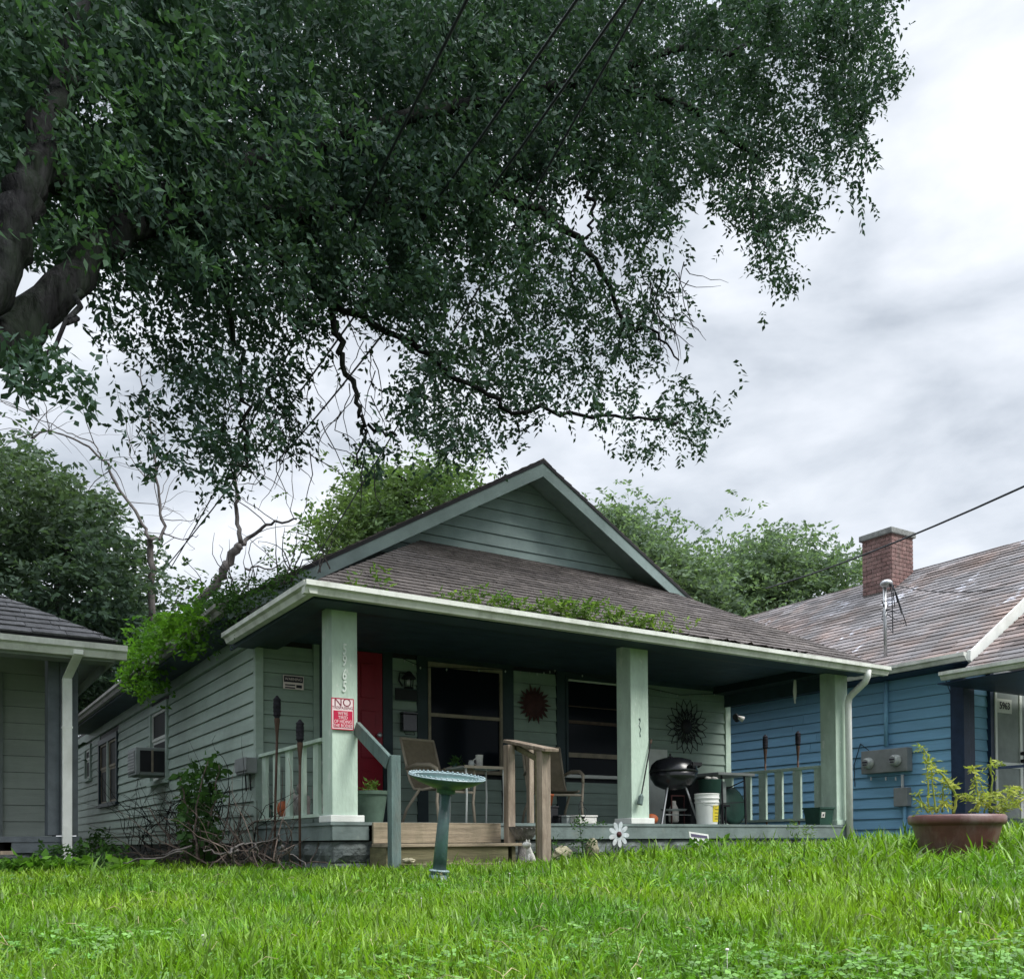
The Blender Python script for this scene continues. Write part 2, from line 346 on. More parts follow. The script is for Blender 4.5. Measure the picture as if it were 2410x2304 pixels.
def clip(poly, a, b, c):       # keep a*x+b*y<=c
    out_ = []
    for i in range(len(poly)):
        p, q = poly[i], poly[(i+1) % len(poly)]
        dp, dq = a*p[0]+b*p[1]-c, a*q[0]+b*q[1]-c
        if dp <= 0: out_.append(p)
        if dp*dq < 0:
            t = dp/(dp-dq); out_.append((p[0]+(q[0]-p[0])*t, p[1]+(q[1]-p[1])*t))
    return out_
def convex(poly, shape):
    for i in range(len(shape)):
        p, q = shape[i], shape[(i+1) % len(shape)]
        a, b = q[1]-p[1], -(q[0]-p[0]); poly = clip(poly, a, b, a*p[0]+b*p[1])
        if len(poly) < 3: return []
    return poly
def shingles(corners, mt, parent, e=.135, wtab=.305, nparts=300, lim=None, name='shingle', under=True, rag=.008):
    """corners: eave-left, eave-right, top-right[, top-left] seen from outside (counter-clockwise)."""
    c = [Vector(p) for p in corners]; O = c[0]; u = (c[1]-c[0]).normalized(); n_ = (c[1]-c[0]).cross(c[2]-c[0]).normalized()
    v = n_.cross(u); shp = [((p-O).dot(u), (p-O).dot(v)) for p in c]
    if under:
        m = MB(); m.prism([p-n_*.002 for p in c], -n_*.03); obj('roof_deck', m, M['blackm'], parent)
    pcs = []; u0 = min(p[0] for p in shp); u1 = max(p[0] for p in shp); v1 = max(p[1] for p in shp)
    rr = random.Random(3); k = 0; vv = -.02
    while vv < v1:
        x = u0-rr.random()*wtab
        while x < u1:
            j = rr.uniform(-rag, rag)
            rect = [(x+.004, vv+j), (x+wtab-.004, vv+j), (x+wtab-.004, vv+e+.012), (x+.004, vv+e+.012)]
            pg = convex(rect, shp) if vv > 0 else convex(rect, [(p[0], p[1]-.03 if p[1] < .01 else p[1]) for p in shp])
            if len(pg) >= 3:
                lift = rr.uniform(.010, .017); hh = lambda q: .004+lift*max(0, 1-(q[1]-vv)/e)
                top = [O+u*q[0]+v*q[1]+n_*hh(q) for q in pg]; bot = [O+u*q[0]+v*q[1] for q in pg]; L = len(pg)
                pcs.append((top[0].length, top+bot, [tuple(range(L))]+[(i+L, (i+1) % L+L, (i+1) % L, i) for i in range(L)]))
            x += wtab
        vv += e; k += 1
    pcs.sort(key=lambda p: p[0])
    for _, a, f in pcs[:nparts]:
        m = MB(); m.add(a, f); obj(name, m, mt, parent)
    rest = MB()
    for _, a, f in pcs[nparts:]: rest.add(a, f)
    if rest.v: obj(name, rest, mt, parent, kind='stuff')
def board_x(m_, x0, x1, y, z0, z1, out=-1):    # clapboard running along X, facing -Y
    a = y+out*.026; b = y+out*.006; c = y
    return MB().add([(x0,a,z0),(x1,a,z0),(x1,b,z1),(x0,b,z1),(x0,c,z0),(x1,c,z0),(x1,c,z1),(x0,c,z1)],
                    [(0,1,2,3),(7,6,5,4),(0,4,5,1),(1,5,6,2),(2,6,7,3),(3,7,4,0)])
def board_y(y0, y1, x, z0, z1):                # clapboard running along Y, facing -X
    a = x-.026; b = x-.006; c = x
    return MB().add([(a,y0,z0),(a,y1,z0),(b,y1,z1),(b,y0,z1),(c,y0,z0),(c,y1,z0),(c,y1,z1),(c,y0,z1)],
                    [(3,2,1,0),(4,5,6,7),(1,5,4,0),(2,6,5,1),(3,7,6,2),(0,4,7,3)])
def side_rows(x, ya, yb, rows, cuts, mt, parent):  # siding with openings cut out, boards butted between casings
    for z0, z1 in rows:
        segs = [(ya, yb)]
        for cy0, cy1, cz0, cz1 in cuts:
            if z1 > cz0+.01 and z0 < cz1-.01:
                ns_ = []
                for s0, s1 in segs:
                    if cy1 <= s0 or cy0 >= s1: ns_.append((s0, s1)); continue
                    if cy0-s0 > .02: ns_.append((s0, cy0))
                    if s1-cy1 > .02: ns_.append((cy1, s1))
                segs = ns_
        for s0, s1 in segs:
            while s1-s0 > 3.2:
                j_ = random.uniform(1.9, 3.0)+(s0-ya)*.15
                obj('siding_board', board_y(s0, s0+j_, x-random.uniform(0, .004), z0, z1+random.uniform(-.003, 0)), mt, parent); s0 += j_+.005
            obj('siding_board', board_y(s0, s1, x, z0, z1), mt, parent)
def kgutter(p, q, outv, mt, parent, name='gutter', h=.105, dpt=.12):
    p = Vector(p); q = Vector(q); o_ = Vector(outv); z = Vector((0, 0, 1)); m = MB()
    prof = [(0, 0), (0, -h), (dpt*.55, -h), (dpt*.72, -h*.55), (dpt, -h*.42), (dpt, 0), (dpt*.9, 0), (dpt*.9, -h*.3), (dpt*.6, -h*.5), (dpt*.5, -h*.9), (.008, -h*.9), (.008, 0)]
    n_ = len(prof); a = [p+o_*x+z*y for x, y in prof]; b = [q+o_*x+z*y for x, y in prof]
    m.add(a+b, [(i, (i+1) % n_, (i+1) % n_+n_, i+n_) for i in range(n_)]+[tuple(range(6)), (0, 5, 6, 7, 8, 9, 10, 11)][:1]+[tuple(n_+i for i in range(6))])
    return obj(name, m, mt, parent)

# ------------------------------------------------------------ ground
def gz(X, Y):
    X = np.asarray(X, float); Y = np.asarray(Y, float); d = np.hypot(X, Y)
    z = -.27+.024*np.clip(X-2.5, 0, 9.5)-.16*np.exp(-(d/2.5)**2)
    z += .13*np.exp(-(((X-6.9)/1.7)**2+((Y-4.1)/1.5)**2))
    z += .07*np.exp(-(((X-8.8)/1.3)**2+((Y-4.9)/1.3)**2))
    z -= .8*np.clip((.3-Y)/2.2, 0, 1)**1.5*np.clip((25-np.abs(X))/5, 0, 1)
    z += .012*np.sin(X*3.1+1)*np.sin(Y*2.7)+.008*np.sin(X*6.3)*np.sin(Y*5.9+2)
    return z
xs = np.concatenate([np.linspace(-300, -12, 10), np.linspace(-10, 22, 161), np.linspace(26, 300, 10)])
ys = np.concatenate([np.linspace(-300, -12, 8), np.linspace(-10, 24, 171), np.linspace(28, 400, 12)])
XX, YY = np.meshgrid(xs, ys, indexing='ij'); V = np.stack([XX.ravel(), YY.ravel(), gz(XX, YY).ravel()], 1)
nx, ny = len(xs), len(ys); I = np.arange(nx*ny).reshape(nx, ny)
F = np.stack([I[:-1, :-1], I[1:, :-1], I[1:, 1:], I[:-1, 1:]], -1).reshape(-1, 4)
M['ground'] = mat('lawn_soil', (.045, .075, .02), .95, .4, 3, .6, col2=(.035, .04, .018))
np_mesh('ground', V, F.ravel(), np.full(len(F), 4), M['ground'], kind='structure', smooth=True)

def fnoise(X, Y, s=1.0, seed=0):
    r_ = np.random.default_rng(seed); o = 0
    for k in range(7):
        a = r_.uniform(0, 6.28); fq = s*r_.uniform(.7, 2.3); o = o+np.sin((X*np.cos(a)+Y*np.sin(a))*fq*2.2+r_.uniform(0, 6.28))
    return o/4
def inside_building(X, Y):
    b = (X > 3.12) & (X < 10.4) & (Y > 8.12)
    b |= (X > 12.1) & (Y > 7.6); b |= (X < 1.6) & (Y > 11.1)
    b |= (X > 3.5) & (X < 5.0) & (Y > 7.45)
    b |= (np.hypot(X-6.0, Y-3.95) < .24)
    return b
def blades(n, rmin, rmax, hmin, hmax, name, powr=1.3, wmul=1.0, seed=1, sel=None, bend=1.0, mt='grass', label=None):
    rg = np.random.default_rng(seed); u = rg.random(n)
    r = rmin*(rmax/rmin)**(u**powr); ang = YAW+rg.uniform(R(-40), R(40), n)
    X = r*np.sin(ang); Y = r*np.cos(ang)
    ok = ~inside_building(X, Y) & (Y > .35)
    if sel is not None: ok &= sel(X, Y, rg)
    X = X[ok]; Y = Y[ok]; r = r[ok]; n = len(X); Z = gz(X, Y)
    pt = np.clip(fnoise(X, Y, 1.6, 5)*.5+.5, 0, 1)
    h = rg.uniform(hmin, hmax, n)*(.65+.7*pt)*(1+.45*np.clip((X-5.5)/3, 0, 1))
    wd = .0021*wmul*(1+r/5.5)*rg.uniform(.7, 1.4, n)
    az = rg.uniform(0, 2*np.pi, n); lean = rg.uniform(.15, 1.15, n)*bend
    d = np.stack([np.cos(az), np.sin(az), 0*az], 1); s = np.stack([-np.sin(az+rg.normal(0, .9, n)), np.cos(az), 0*az], 1)
    B = np.stack([X, Y, Z-.008], 1); up = np.array([0, 0, 1.])
    def pt_(t): return B+up*(h*(t-.28*lean*t**2.2))[:, None]+d*(h*lean*t**1.8*.75)[:, None]
    p0, p1, p2, p3 = B, pt_(.38), pt_(.72), pt_(1.0)
    w_ = wd[:, None]
    V = np.stack([p0-s*w_, p0+s*w_, p1-s*w_, p1+s*w_, p2-s*w_*.75, p2+s*w_*.75, p3], 1).reshape(-1, 3)
    b = np.arange(n)[:, None]*7
    Fi = np.concatenate([b+np.array([0, 1, 3, 2]), b+np.array([2, 3, 5, 4]), b+np.array([4, 5, 6])], 1)
    o = np_mesh(name, V, Fi.ravel(), np.tile([4, 4, 3], n), M[mt])
    tag(o, label, 'grass'); return o
blades(215000, 1.25, 14, .04, .12, 'lawn_grass', 1.15, 1.0, 1, label='dense mown green lawn grass between the street and the houses')
blades(44000, 1.6, 10, .10, .22, 'tall_grass', 1.0, 1.25, 2, sel=lambda X, Y, g: (fnoise(X, Y, 1.2, 9)+1.1*np.clip((X-4.2)/2.2, -.5, 1) > g.uniform(-.1, .9, len(X))), bend=1.35, label='taller unmown grass tufts standing out of the lawn, thickest near the brown pot')
# clover: three leaflets per sprig
def clover(n):
    rg = np.random.default_rng(4); r = 1.5*(8/1.5)**(rg.random(n)**1.2); a = YAW+rg.uniform(R(-39), R(39), n)
    X = r*np.sin(a); Y = r*np.cos(a); ok = ~inside_building(X, Y) & (fnoise(X, Y, 1.0, 12)+.25*fnoise(X, Y, 6.0, 13) > .2) & (Y > .35); X = X[ok]; Y = Y[ok]; n = len(X)
    Z = gz(X, Y)+rg.uniform(.035, .075, n); az = rg.uniform(0, 6.28, n); Vs = []; sz = rg.uniform(.005, .012, n)
    nrm = np.stack([rg.normal(0, .35, n), rg.normal(0, .35, n), np.ones(n)], 1)
    for k in range(3):
        t = az+k*2.094; d = np.stack([np.cos(t), np.sin(t), 0*t], 1); s = np.stack([-np.sin(t), np.cos(t), 0*t], 1)
        d = d-nrm*((d*nrm).sum(1)/ (nrm**2).sum(1))[:, None]; s = s-nrm*((s*nrm).sum(1)/(nrm**2).sum(1))[:, None]
        c = np.stack([X, Y, Z], 1); q = sz[:, None]
        Vs.append(np.stack([c, c+d*q*.9-s*q*.75, c+d*q*1.8, c+d*q*.9+s*q*.75], 1))
    V = np.concatenate(Vs, 1).reshape(-1, 3); b = np.arange(n*3)[:, None]*4
    o = np_mesh('clover_patch', V, (b+np.arange(4)).ravel(), np.full(n*3, 4), M['clover']); tag(o, 'low clover leaves growing in patches through the lawn', 'clover')
clover(20000)
m = MB(); rf_ = random.Random(8)
for k in range(46):
    r_ = 1.9*(9/1.9)**rf_.random(); a_ = YAW+rf_.uniform(R(-33), R(33)); X_, Y_ = r_*math.sin(a_), r_*math.cos(a_)
    if X_ < 2.4 and rf_.random() < .5 or Y_ > 7.3: continue
    z_ = float(gz(X_, Y_)); h_ = rf_.uniform(.06, .095); c_ = Vector((X_, Y_, z_+h_)); m.tube([(X_, Y_, z_), c_], .0008, 4); m.ball(c_, rf_.uniform(.003, .0055), 7, 5, (1, 1, .7))
tag(obj('clover_flowers', m, M['whites'], kind='stuff'), 'tiny white clover flowers dotted over the lawn', 'clover flowers')
m = MB()
for k in range(200):
    r_ = 1.7*(9/1.7)**rf_.random(); a_ = YAW+rf_.uniform(R(-34), R(34)); X_, Y_ = r_*math.sin(a_), r_*math.cos(a_)
    if Y_ > 7.2: continue
    z_ = float(gz(X_, Y_))+rf_.uniform(.05, .10); d_ = Vector((rf_.gauss(0, 1), rf_.gauss(0, 1), rf_.gauss(.2, .4))).normalized()*rf_.uniform(.02, .045)
    c_ = Vector((X_, Y_, z_)); m.tube([c_-d_, c_+Vector((0, 0, .012)), c_+d_], [.0007, .001, .0005], 4)
tag(obj('dry_straw', m, M['bamboo2'], kind='stuff'), 'dry straw stalks caught in the lawn grass', 'straw')

# ------------------------------------------------------------ leaf clouds
def in_poly(x, y, poly):
    c = np.zeros(len(x), bool); n = len(poly)
    for i in range(n):
        x1, y1 = poly[i]; x2, y2 = poly[(i+1) % n]
        if y1 == y2: continue
        cond = ((y1 > y) != (y2 > y)) & (x < (x2-x1)*(y-y1)/(y2-y1)+x1); c ^= cond
    return c
S = 2410/1962.0
def crown_points(poly, d0, d1, n, seed, carve=.0, cs=1.0, dfun=None, clus=None):
    """twig positions filling the volume behind an outline traced in the photograph, between two real distances"""
    rg = np.random.default_rng(seed); P_ = np.array(poly, float); x0, y0 = P_.min(0); x1, y1 = P_.max(0)
    x = rg.uniform(x0, x1, n*4); y = rg.uniform(y0, y1, n*4); ok = in_poly(x, y, poly); x = x[ok][:n]; y = y[ok][:n]
    d = rg.uniform(d0, d1, len(x))
    if dfun is not None: d = d+dfun(x, y)
    W = ray_np(x*S, y*S)*d[:, None]
    if clus:                       # twigs gather in clumps, leaving gaps between them
        m_ = max(1, len(W)//clus[0]); idx = rg.integers(0, m_, len(W)); sg = clus[1]*rg.uniform(.5, 1.3, m_)
        W = W[:m_][idx]+rg.normal(0, 1, (len(W), 3))*np.array([1, 1, .75])*sg[idx][:, None]
    if carve:
        q = (np.sin(W[:, 0]*2.9*cs+1.3*np.sin(W[:, 2]*2.1*cs))+np.sin(W[:, 1]*2.3*cs+W[:, 2]*1.7*cs)+np.sin(W[:, 2]*3.7*cs+1.1*np.sin(W[:, 0]*3.1*cs)))/3
        W = W[q > -1+carve]
    return W
def leaves(W, mt, name, parent, L=.075, Wd=.036, per=9, tl=.32, seed=1, droop=.5, tilt=.6, kind=None, out=None):
    rg = np.random.default_rng(seed); n = len(W); per_ = per
    az = rg.uniform(0, 6.28, n) if out is None else np.arctan2(out[1], out[0])+rg.normal(0, 1.1, n)
    el = rg.normal(-droop, .45, n)
    D = np.stack([np.cos(az)*np.cos(el), np.sin(az)*np.cos(el), np.sin(el)], 1)
    Sx = np.cross(D, np.array([0, 0, 1.])+rg.normal(0, tilt*.6, (n, 3))); Sx /= np.linalg.norm(Sx, axis=1)[:, None]+1e-9
    out_ = []; TL = rg.uniform(.6, 1.3, n)*tl
    for k in range(per_):
        t = (k+.5)/per_-.5; sgn = 1 if k % 2 else -1
        b = W+D*(TL*t)[:, None]-np.array([0, 0, 1.])*(TL*(t+.5)**2*.25)[:, None]
        ld = D*rg.uniform(.3, .9, n)[:, None]+Sx*sgn*rg.uniform(.5, 1.1, n)[:, None]+rg.normal(0, .28, (n, 3))-np.array([0, 0, .25]); ld /= np.linalg.norm(ld, axis=1)[:, None]
        lw = np.cross(ld, D+rg.normal(0, tilt, (n, 3))); lw /= np.linalg.norm(lw, axis=1)[:, None]+1e-9
        lw = np.cross(lw, ld)*rg.choice([0, 1], n)[:, None]+lw*rg.uniform(.3, 1, n)[:, None]; lw /= np.linalg.norm(lw, axis=1)[:, None]+1e-9
        nn = np.cross(ld, lw); l = L*rg.uniform(.5, 1.35, n)[:, None]; ww = Wd*rg.uniform(.6, 1.3, n)[:, None]
        out_.append(np.stack([b, b+ld*l*.42-lw*ww*.5+nn*ww*.15, b+ld*l, b+ld*l*.42+lw*ww*.5+nn*ww*.15], 1))
    V = np.concatenate(out_, 0).reshape(-1, 3); c = len(V)//4; b = np.arange(c)[:, None]*4
    return np_mesh(name, V, (b+np.arange(4)).ravel(), np.full(c, 4), M[mt], parent, kind)
def limb(pts, r0, r1, wob=.04, n=10, seg=5, seed=0):
    rg = random.Random(seed); pts = [Vector(p) for p in pts]; P_ = []
    for i in range(len(pts)-1):
        p0 = pts[max(i-1, 0)]; p1 = pts[i]; p2 = pts[i+1]; p3 = pts[min(i+2, len(pts)-1)]
        for k in range(seg):
            t = k/seg
            P_.append(.5*((2*p1)+(p2-p0)*t+(2*p0-5*p1+4*p2-p3)*t*t+(3*p1-p0-3*p2+p3)*t**3)+Vector([rg.gauss(0, wob) for _ in range(3)])*(1 if 0 < k else .3))
    P_.append(pts[-1]); m_ = len(P_); rad = [r0+(r1-r0)*(i/(m_-1))**.8 for i in range(m_)]
    return MB().tube(P_, rad, n), P_, rad
def D(x, y, d): return at(x*S, y*S, d=d)

# ------------------------------------------------------------ main sage house
Y1, Y0, XL, XR = 10.4, 8.184, 3.195, 10.3
ZD, ZC = .20, 2.28
H = thing('green_house', 'sage green clapboard bungalow with front gable, hipped porch roof and red door', 'house', (6.7, Y0, -.2))
rowsL = [(.167+.1577*k, .167+.1577*(k+1)-.004) for k in range(14)]; rowsL.insert(0, (.02, .163))
# window openings on the side wall: y0,y1,z0,z1
cuts = [(14.62, 15.86, .97, 2.15), (18.72, 20.8, .80, 2.10), (21.82, 22.66, 1.42, 2.16)]
side_rows(XL, 10.44, 24, rowsL, cuts, M['siding'], H)
obj('side_wall', MB().box(XL, XL+.1, 10.41, 24, -.25, 2.5), M['blackm'], H)
obj('corner_board', MB().box(XL-.03, XL+.06, 10.36, 10.44, -.02, 2.40), M['siding'], H, bevel=.004)
obj('frieze_board', MB().box(XL-.05, XL-.001, 10.44, 24, 2.22, 2.40), M['siding'], H)
for i, (a, b, c, d) in enumerate(cuts):
    fr = obj('window', MB().box(XL-.05, XL+.02, a, a+.09, c, d).box(XL-.05, XL+.02, b-.09, b, c, d).box(XL-.05, XL+.02, a+.09, b-.09, d-.1, d).box(XL-.08, XL+.02, a-.03, b+.03, c-.05, c).box(XL-.049, XL+.02, a+.09, b-.09, c, c+.03), M['siding' if i != 1 else 'trim'], H)
    spans = [(a+.09, b-.09)] if i != 1 else [(a+.09, (a+b)/2-.06), ((a+b)/2+.06, b-.09)]
    if i == 1: obj('mullion', MB().box(XL-.045, XL+.02, (a+b)/2-.06, (a+b)/2+.06, c+.03, d-.1), M['siding'], fr)
    mid = (c+d)/2+.05
    for s0, s1 in spans:
        sb = MB()
        for z0, z1, o_ in ((mid, d-.1, 0), (c+.03, mid, .015)):
            sb.box(XL-.02+o_, XL+.005+o_, s0, s0+.045, z0, z1).box(XL-.02+o_, XL+.005+o_, s1-.045, s1, z0, z1).box(XL-.021+o_, XL+.006+o_, s0+.045, s1-.045, z0, z0+.045).box(XL-.021+o_, XL+.006+o_, s0+.045, s1-.045, z1-.045, z1)
        obj('sash', sb, M['sill'] if i != 1 else M['tan'], fr)
        obj('pane', MB().box(XL+.002, XL+.006, s0+.045, s1-.045, mid+.045, d-.145), M['glass'] if i else M['white_pane'], fr)
        obj('pane', MB().box(XL+.016, XL+.02, s0+.045, s1-.045, c+.075, mid-.045), M['curtain' if i == 1 else 'glass'], fr)
# foundation blocks, rough faced
def block(c0, u, nrm, L, hgt, seed):
    rg = random.Random(seed); m = MB(); c0 = Vector(c0); u = Vector(u); nrm = Vector(nrm); z = Vector((0, 0, 1)); na, nb = 5, 3; vs_ = []
    for j in range(nb+1):
        for i in range(na+1):
            e_ = i in (0, na) or j in (0, nb)
            vs_.append(c0+u*L*i/na+z*hgt*j/nb+nrm*(0 if e_ else rg.uniform(.018, .05)))
    fs = [(j*(na+1)+i, j*(na+1)+i+1, (j+1)*(na+1)+i+1, (j+1)*(na+1)+i) for j in range(nb) for i in range(na)]
    k = len(vs_); vs_ += [c0-nrm*.1, c0+u*L-nrm*.1, c0+u*L+z*hgt-nrm*.1, c0+z*hgt-nrm*.1]
    fs += [(0, na, k+1, k), (na, (nb+1)*(na+1)-1, k+2, k+1), (nb*(na+1), k+3, k+2, (nb+1)*(na+1)-1), (0, k, k+3, nb*(na+1))]
    return m.add(vs_, fs)
q = 0
for row in range(2):
    z0 = .030-.2*(row+1); x = 3.2-.2*row
    while x < 10.15:
        a = max(x, 3.215); b = min(x+.4, 10.17)
        if b-a > .08 and not (a > 3.62 and b < 4.88): obj('foundation_block', block((a+.005, 8.215, z0+.005), (1, 0, 0), (0, -1, 0), b-a-.01, .19, q), M['block'], H)
        x += .4; q += 1
    y = 8.23
    for k in range(14 if row == 0 else 9):
        obj('foundation_block', block((XL+.035, y+.395, z0+.005-(.0 if k < 5 else .01)), (0, -1, 0), (-1, 0, 0), .385, .19, q), M['block'], H); y += .4; q += 1
obj('foundation', MB().box(3.30, 10.1, 8.30, 24, -.5, .02), M['mortar'], H)
# porch floor
for k in range(16):
    obj('floor_board', MB().box(3.17, 10.22, 8.155+.14*k, 8.155+.14*k+.137, .172, .2+random.uniform(-.001, .001)), M['deck'], H)
obj('deck_fascia', MB().box(3.19, 3.545, 8.165, 8.195, .035, .171), M['deck'], H, bevel=.003)
obj('deck_fascia', MB().box(4.93, 10.19, 8.165, 8.195, .035, .171), M['deck'], H, bevel=.003)
obj('deck_fascia', MB().box(3.185, 3.21, 8.196, 10.36, .035, .171), M['deck'], H)
obj('deck_fascia', MB().box(10.16, 10.185, 8.196, 10.36, .035, .171), M['deck'], H)
# porch posts
DIG = []
for i, (x0, x1) in enumerate(((3.20, 3.447), (6.645, 6.893), (9.985, 10.215))):
    po = obj('porch_post', MB().box(x0, x1, Y0+.006, Y0+.255, .262, 2.16), M['post'], H, bevel=.006)
    obj('post_base', MB().box(x0-.025, x1+.025+(.03 if i < 2 else 0), Y0-.02, Y0+.28, .2, .262), M['white' if i < 2 else 'post'], po, bevel=.006)
    if i == 0:
        for s_, py in zip('5965', (1529, 1556, 1588, 1617)):
            p = at(810, py, Y=Y0); o = text(s_, .145, (p.x, Y0-.001, p.z), (1, 0, 0), (0, 0, 1), M['numw'], 'house_digit', po, .005, sx=.6, shear=.12, bold=.0015)
    if i == 1:
        pm = [at(x, y, Y=Y0+.004) for x, y in ((1505, 1690), (1507, 1697), (1504, 1706), (1508, 1716), (1506, 1725), (1507, 1733))]
        obj('vine_scar', MB().tube(pm, [.012, .005, .004, .006, .004, .009], 6), M['newel'], po)
# beam, ceiling, soffits
obj('porch_beam', MB().box(3.16, 10.3, Y0+.01, Y0+.25, 2.161, 2.30), M['trim'], H)
obj('porch_beam', MB().box(3.18, 3.42, Y0+.251, 10.38, 2.161, 2.30), M['trim'], H)
obj('porch_beam', MB().box(9.97, 10.19, Y0+.251, 10.38, 2.161, 2.30), M['trim'], H)
obj('side_valance', MB().box(10.192, 10.22, Y0+.02, 10.38, 1.985, 2.30), M['ceil'], H)
obj('side_valance', MB().box(2.95, 2.975, 8.3, 10.3, 2.05, 2.14), M['ceil'], H) if False else None
for k in range(10):
    obj('ceiling_board', MB().box(3.43, 9.96, Y0+.255+.195*k, Y0+.255+.195*k+.19, 2.262, 2.275), M['ceil'], H)
obj('soffit', MB().box(2.94, 10.36, 7.86, 8.19, 2.12, 2.135), M['ceil'], H)
obj('soffit', MB().box(2.94, 3.15, 8.195, 10.38, 2.14, 2.155), M['ceil'], H)
obj('soffit', MB().box(10.2, 10.36, 8.195, 10.38, 2.14, 2.155), M['ceil'], H)
obj('eave_fascia', MB().box(2.90, 10.37, 7.835, 7.858, 2.10, 2.225), M['ceil'], H)
obj('eave_fascia', MB().box(2.90, 2.925, 7.86, 10.4, 2.10, 2.225), M['ceil'], H)
# facade: openings left to right
zt = 2.28
fac = [  # (x0,x1,kind)
 (3.2, 3.83, 'panelL'), (3.90, 3.95, 'trim'), (3.95, 4.685, 'door'), (4.685, 4.81, 'trim'), (4.81, 5.135, 'side'), (5.135, 5.275, 'trim'),
 (5.275, 6.325, 'win'), (6.325, 6.50, 'trim'), (6.50, 7.17, 'side'), (7.17, 7.31, 'trim'), (7.31, 8.45, 'win2'), (8.45, 8.60, 'trim'), (8.60, 10.2, 'side')]
zr = [.205]+[.353+.155*k for k in range(13)]
obj('facade_wall', MB().box(3.2, 10.3, Y1+.002, Y1+.1, -.2, 2.5), M['blackm'], H)
for x0, x1, k in fac:
    if k in ('side', 'panelL'):
        for a, b in zip(zr[:-1], zr[1:]):
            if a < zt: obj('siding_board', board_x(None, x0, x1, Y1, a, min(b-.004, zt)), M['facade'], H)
    elif k == 'trim':
        obj('casing', MB().box(x0, x1, Y1-.035, Y1, .202, zt), M['trim'], H)
    elif k in ('win', 'win2'):
        zb = .90
        for a, b in zip(zr[:-1], zr[1:]):
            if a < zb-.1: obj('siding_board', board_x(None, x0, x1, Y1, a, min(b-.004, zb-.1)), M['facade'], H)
        tm = M['tan'] if k == 'win' else M['trim']
        wz1 = 2.2
        fr = obj('window', MB().box(x0, x0+.035, Y1-.05, Y1, zb, wz1).box(x1-.035, x1, Y1-.05, Y1, zb, wz1).box(x0+.035, x1-.035, Y1-.05, Y1, wz1-.055, wz1), tm, H)
        obj('window_sill', MB().box(x0-.03, x1+.03, Y1-.09, Y1, zb-.045, zb-.002), M['sill' if k == 'win2' else 'tan'], fr)
        zm = 1.56 if k == 'win' else 1.60
        obj('rail', MB().box(x0+.035, x1-.035, Y1-.045, Y1-.01, zm-.02, zm+.022), M['tan' if k == 'win' else 'curtain'], fr)
        obj('pane', MB().box(x0+.035, x1-.035, Y1-.022, Y1-.016, zm+.022, wz1-.055), M['glass'], fr)
        obj('pane', MB().box(x0+.035, x1-.035, Y1-.018, Y1-.012, zb, zm-.02), M['glass'], fr)
        obj('header_board', MB().box(x0, x1, Y1-.035, Y1, wz1+.002, zt), M['trim'], H)
        if k == 'win2':
            obj('rail', MB().box(x0+.03, x1-.03, Y1-.055, Y1-.046, 1.13, 1.19), M['tan'], fr)
            obj('rail', MB().box(x0+.03, x1-.03, Y1-.055, Y1-.046, 1.80, 1.812), M['curtain'], fr)
            obj('head_strip', MB().box(x0+.03, x1-.02, Y1-.075, Y1-.051, 2.135, 2.155), M['sill'], fr)
    elif k == 'door':
        dr = obj('door', MB().box(x0+.012, x1-.012, Y1-.045, Y1-.002, .21, 2.235), M['door'], H, bevel=.003)
        for z0, z1 in ((.35, .85), (1.0, 1.55), (1.7, 2.1)):
            for a, b in ((x0+.1, x0+.37), (x0+.45, x1-.11)):
                obj('door_panel', MB().prism([(a, Y1-.046, z0), (b, Y1-.046, z0), (b, Y1-.046, z1), (a, Y1-.046, z1)], (0, -.012, 0)), M['door'], dr, bevel=.01)
        for z in (1.08, 1.27):
            obj('door_knob' if z < 1.2 else 'deadbolt', MB().lathe([(.02, 0), (.02, .02), (.032 if z < 1.2 else .022, .035), (.03, .055), (.01, .062)], (x1-.07, Y1-.046, z), 14, (0, -1, 0)), M['steel'], dr, smooth=True)
        obj('header_board', MB().box(x0, x1, Y1-.035, Y1, 2.24, zt), M['trim'], H)
obj('casing', MB().box(3.831, 3.899, Y1-.04, Y1, .202, zt), M['facade'], H)
obj('corner_board', MB().box(10.2, 10.3, Y1-.04, Y1+.06, .2, 2.28), M['post'], H, bevel=.004)
obj('frieze_board', MB().box(8.6, 10.2, Y1-.035, Y1-.027, 2.20, 2.279), M['ceil'], H)
obj('cover_panel', MB().box(8.70, 9.05, Y1-.05, Y1-.028, .25, 1.30), M['sill'], H)
# roofs
ZG = 2.225
gfl, gfr = Vector((2.88, 7.79, ZG)), Vector((10.38, 7.79, ZG-.03)); tl, tr_ = Vector((5.2, 10.42, 3.63)), Vector((8.52, 10.42, 3.66))
shingles([gfl, gfr, tr_, tl], M['shingle'], H, nparts=300)
shingles([(2.88, 10.42, ZG), gfl, tl], M['shingle'], H, nparts=0)
shingles([gfr, (10.38, 10.42, ZG-.03), tr_], M['shingle'], H, nparts=0)
RX, RZ, EZ, EL, ER = 6.69, 4.80, 2.52, 2.76, 10.62
YF = 9.93
shingles([(EL, 22, EZ), (EL, YF, EZ), (RX, YF, RZ), (RX, 22, RZ)], M['shingle'], H, nparts=0, e=.14)
shingles([(ER, YF, EZ), (ER, 22, EZ), (RX, 22, RZ), (RX, YF, RZ)], M['shingle'], H, nparts=0, e=.14)
obj('ridge_cap', MB().prism([(RX-.13, YF-.01, RZ-.065), (RX, YF-.01, RZ+.018), (RX+.13, YF-.01, RZ-.065), (RX, YF-.01, RZ-.01)], (0, 12, 0)), M['shingle'], H)
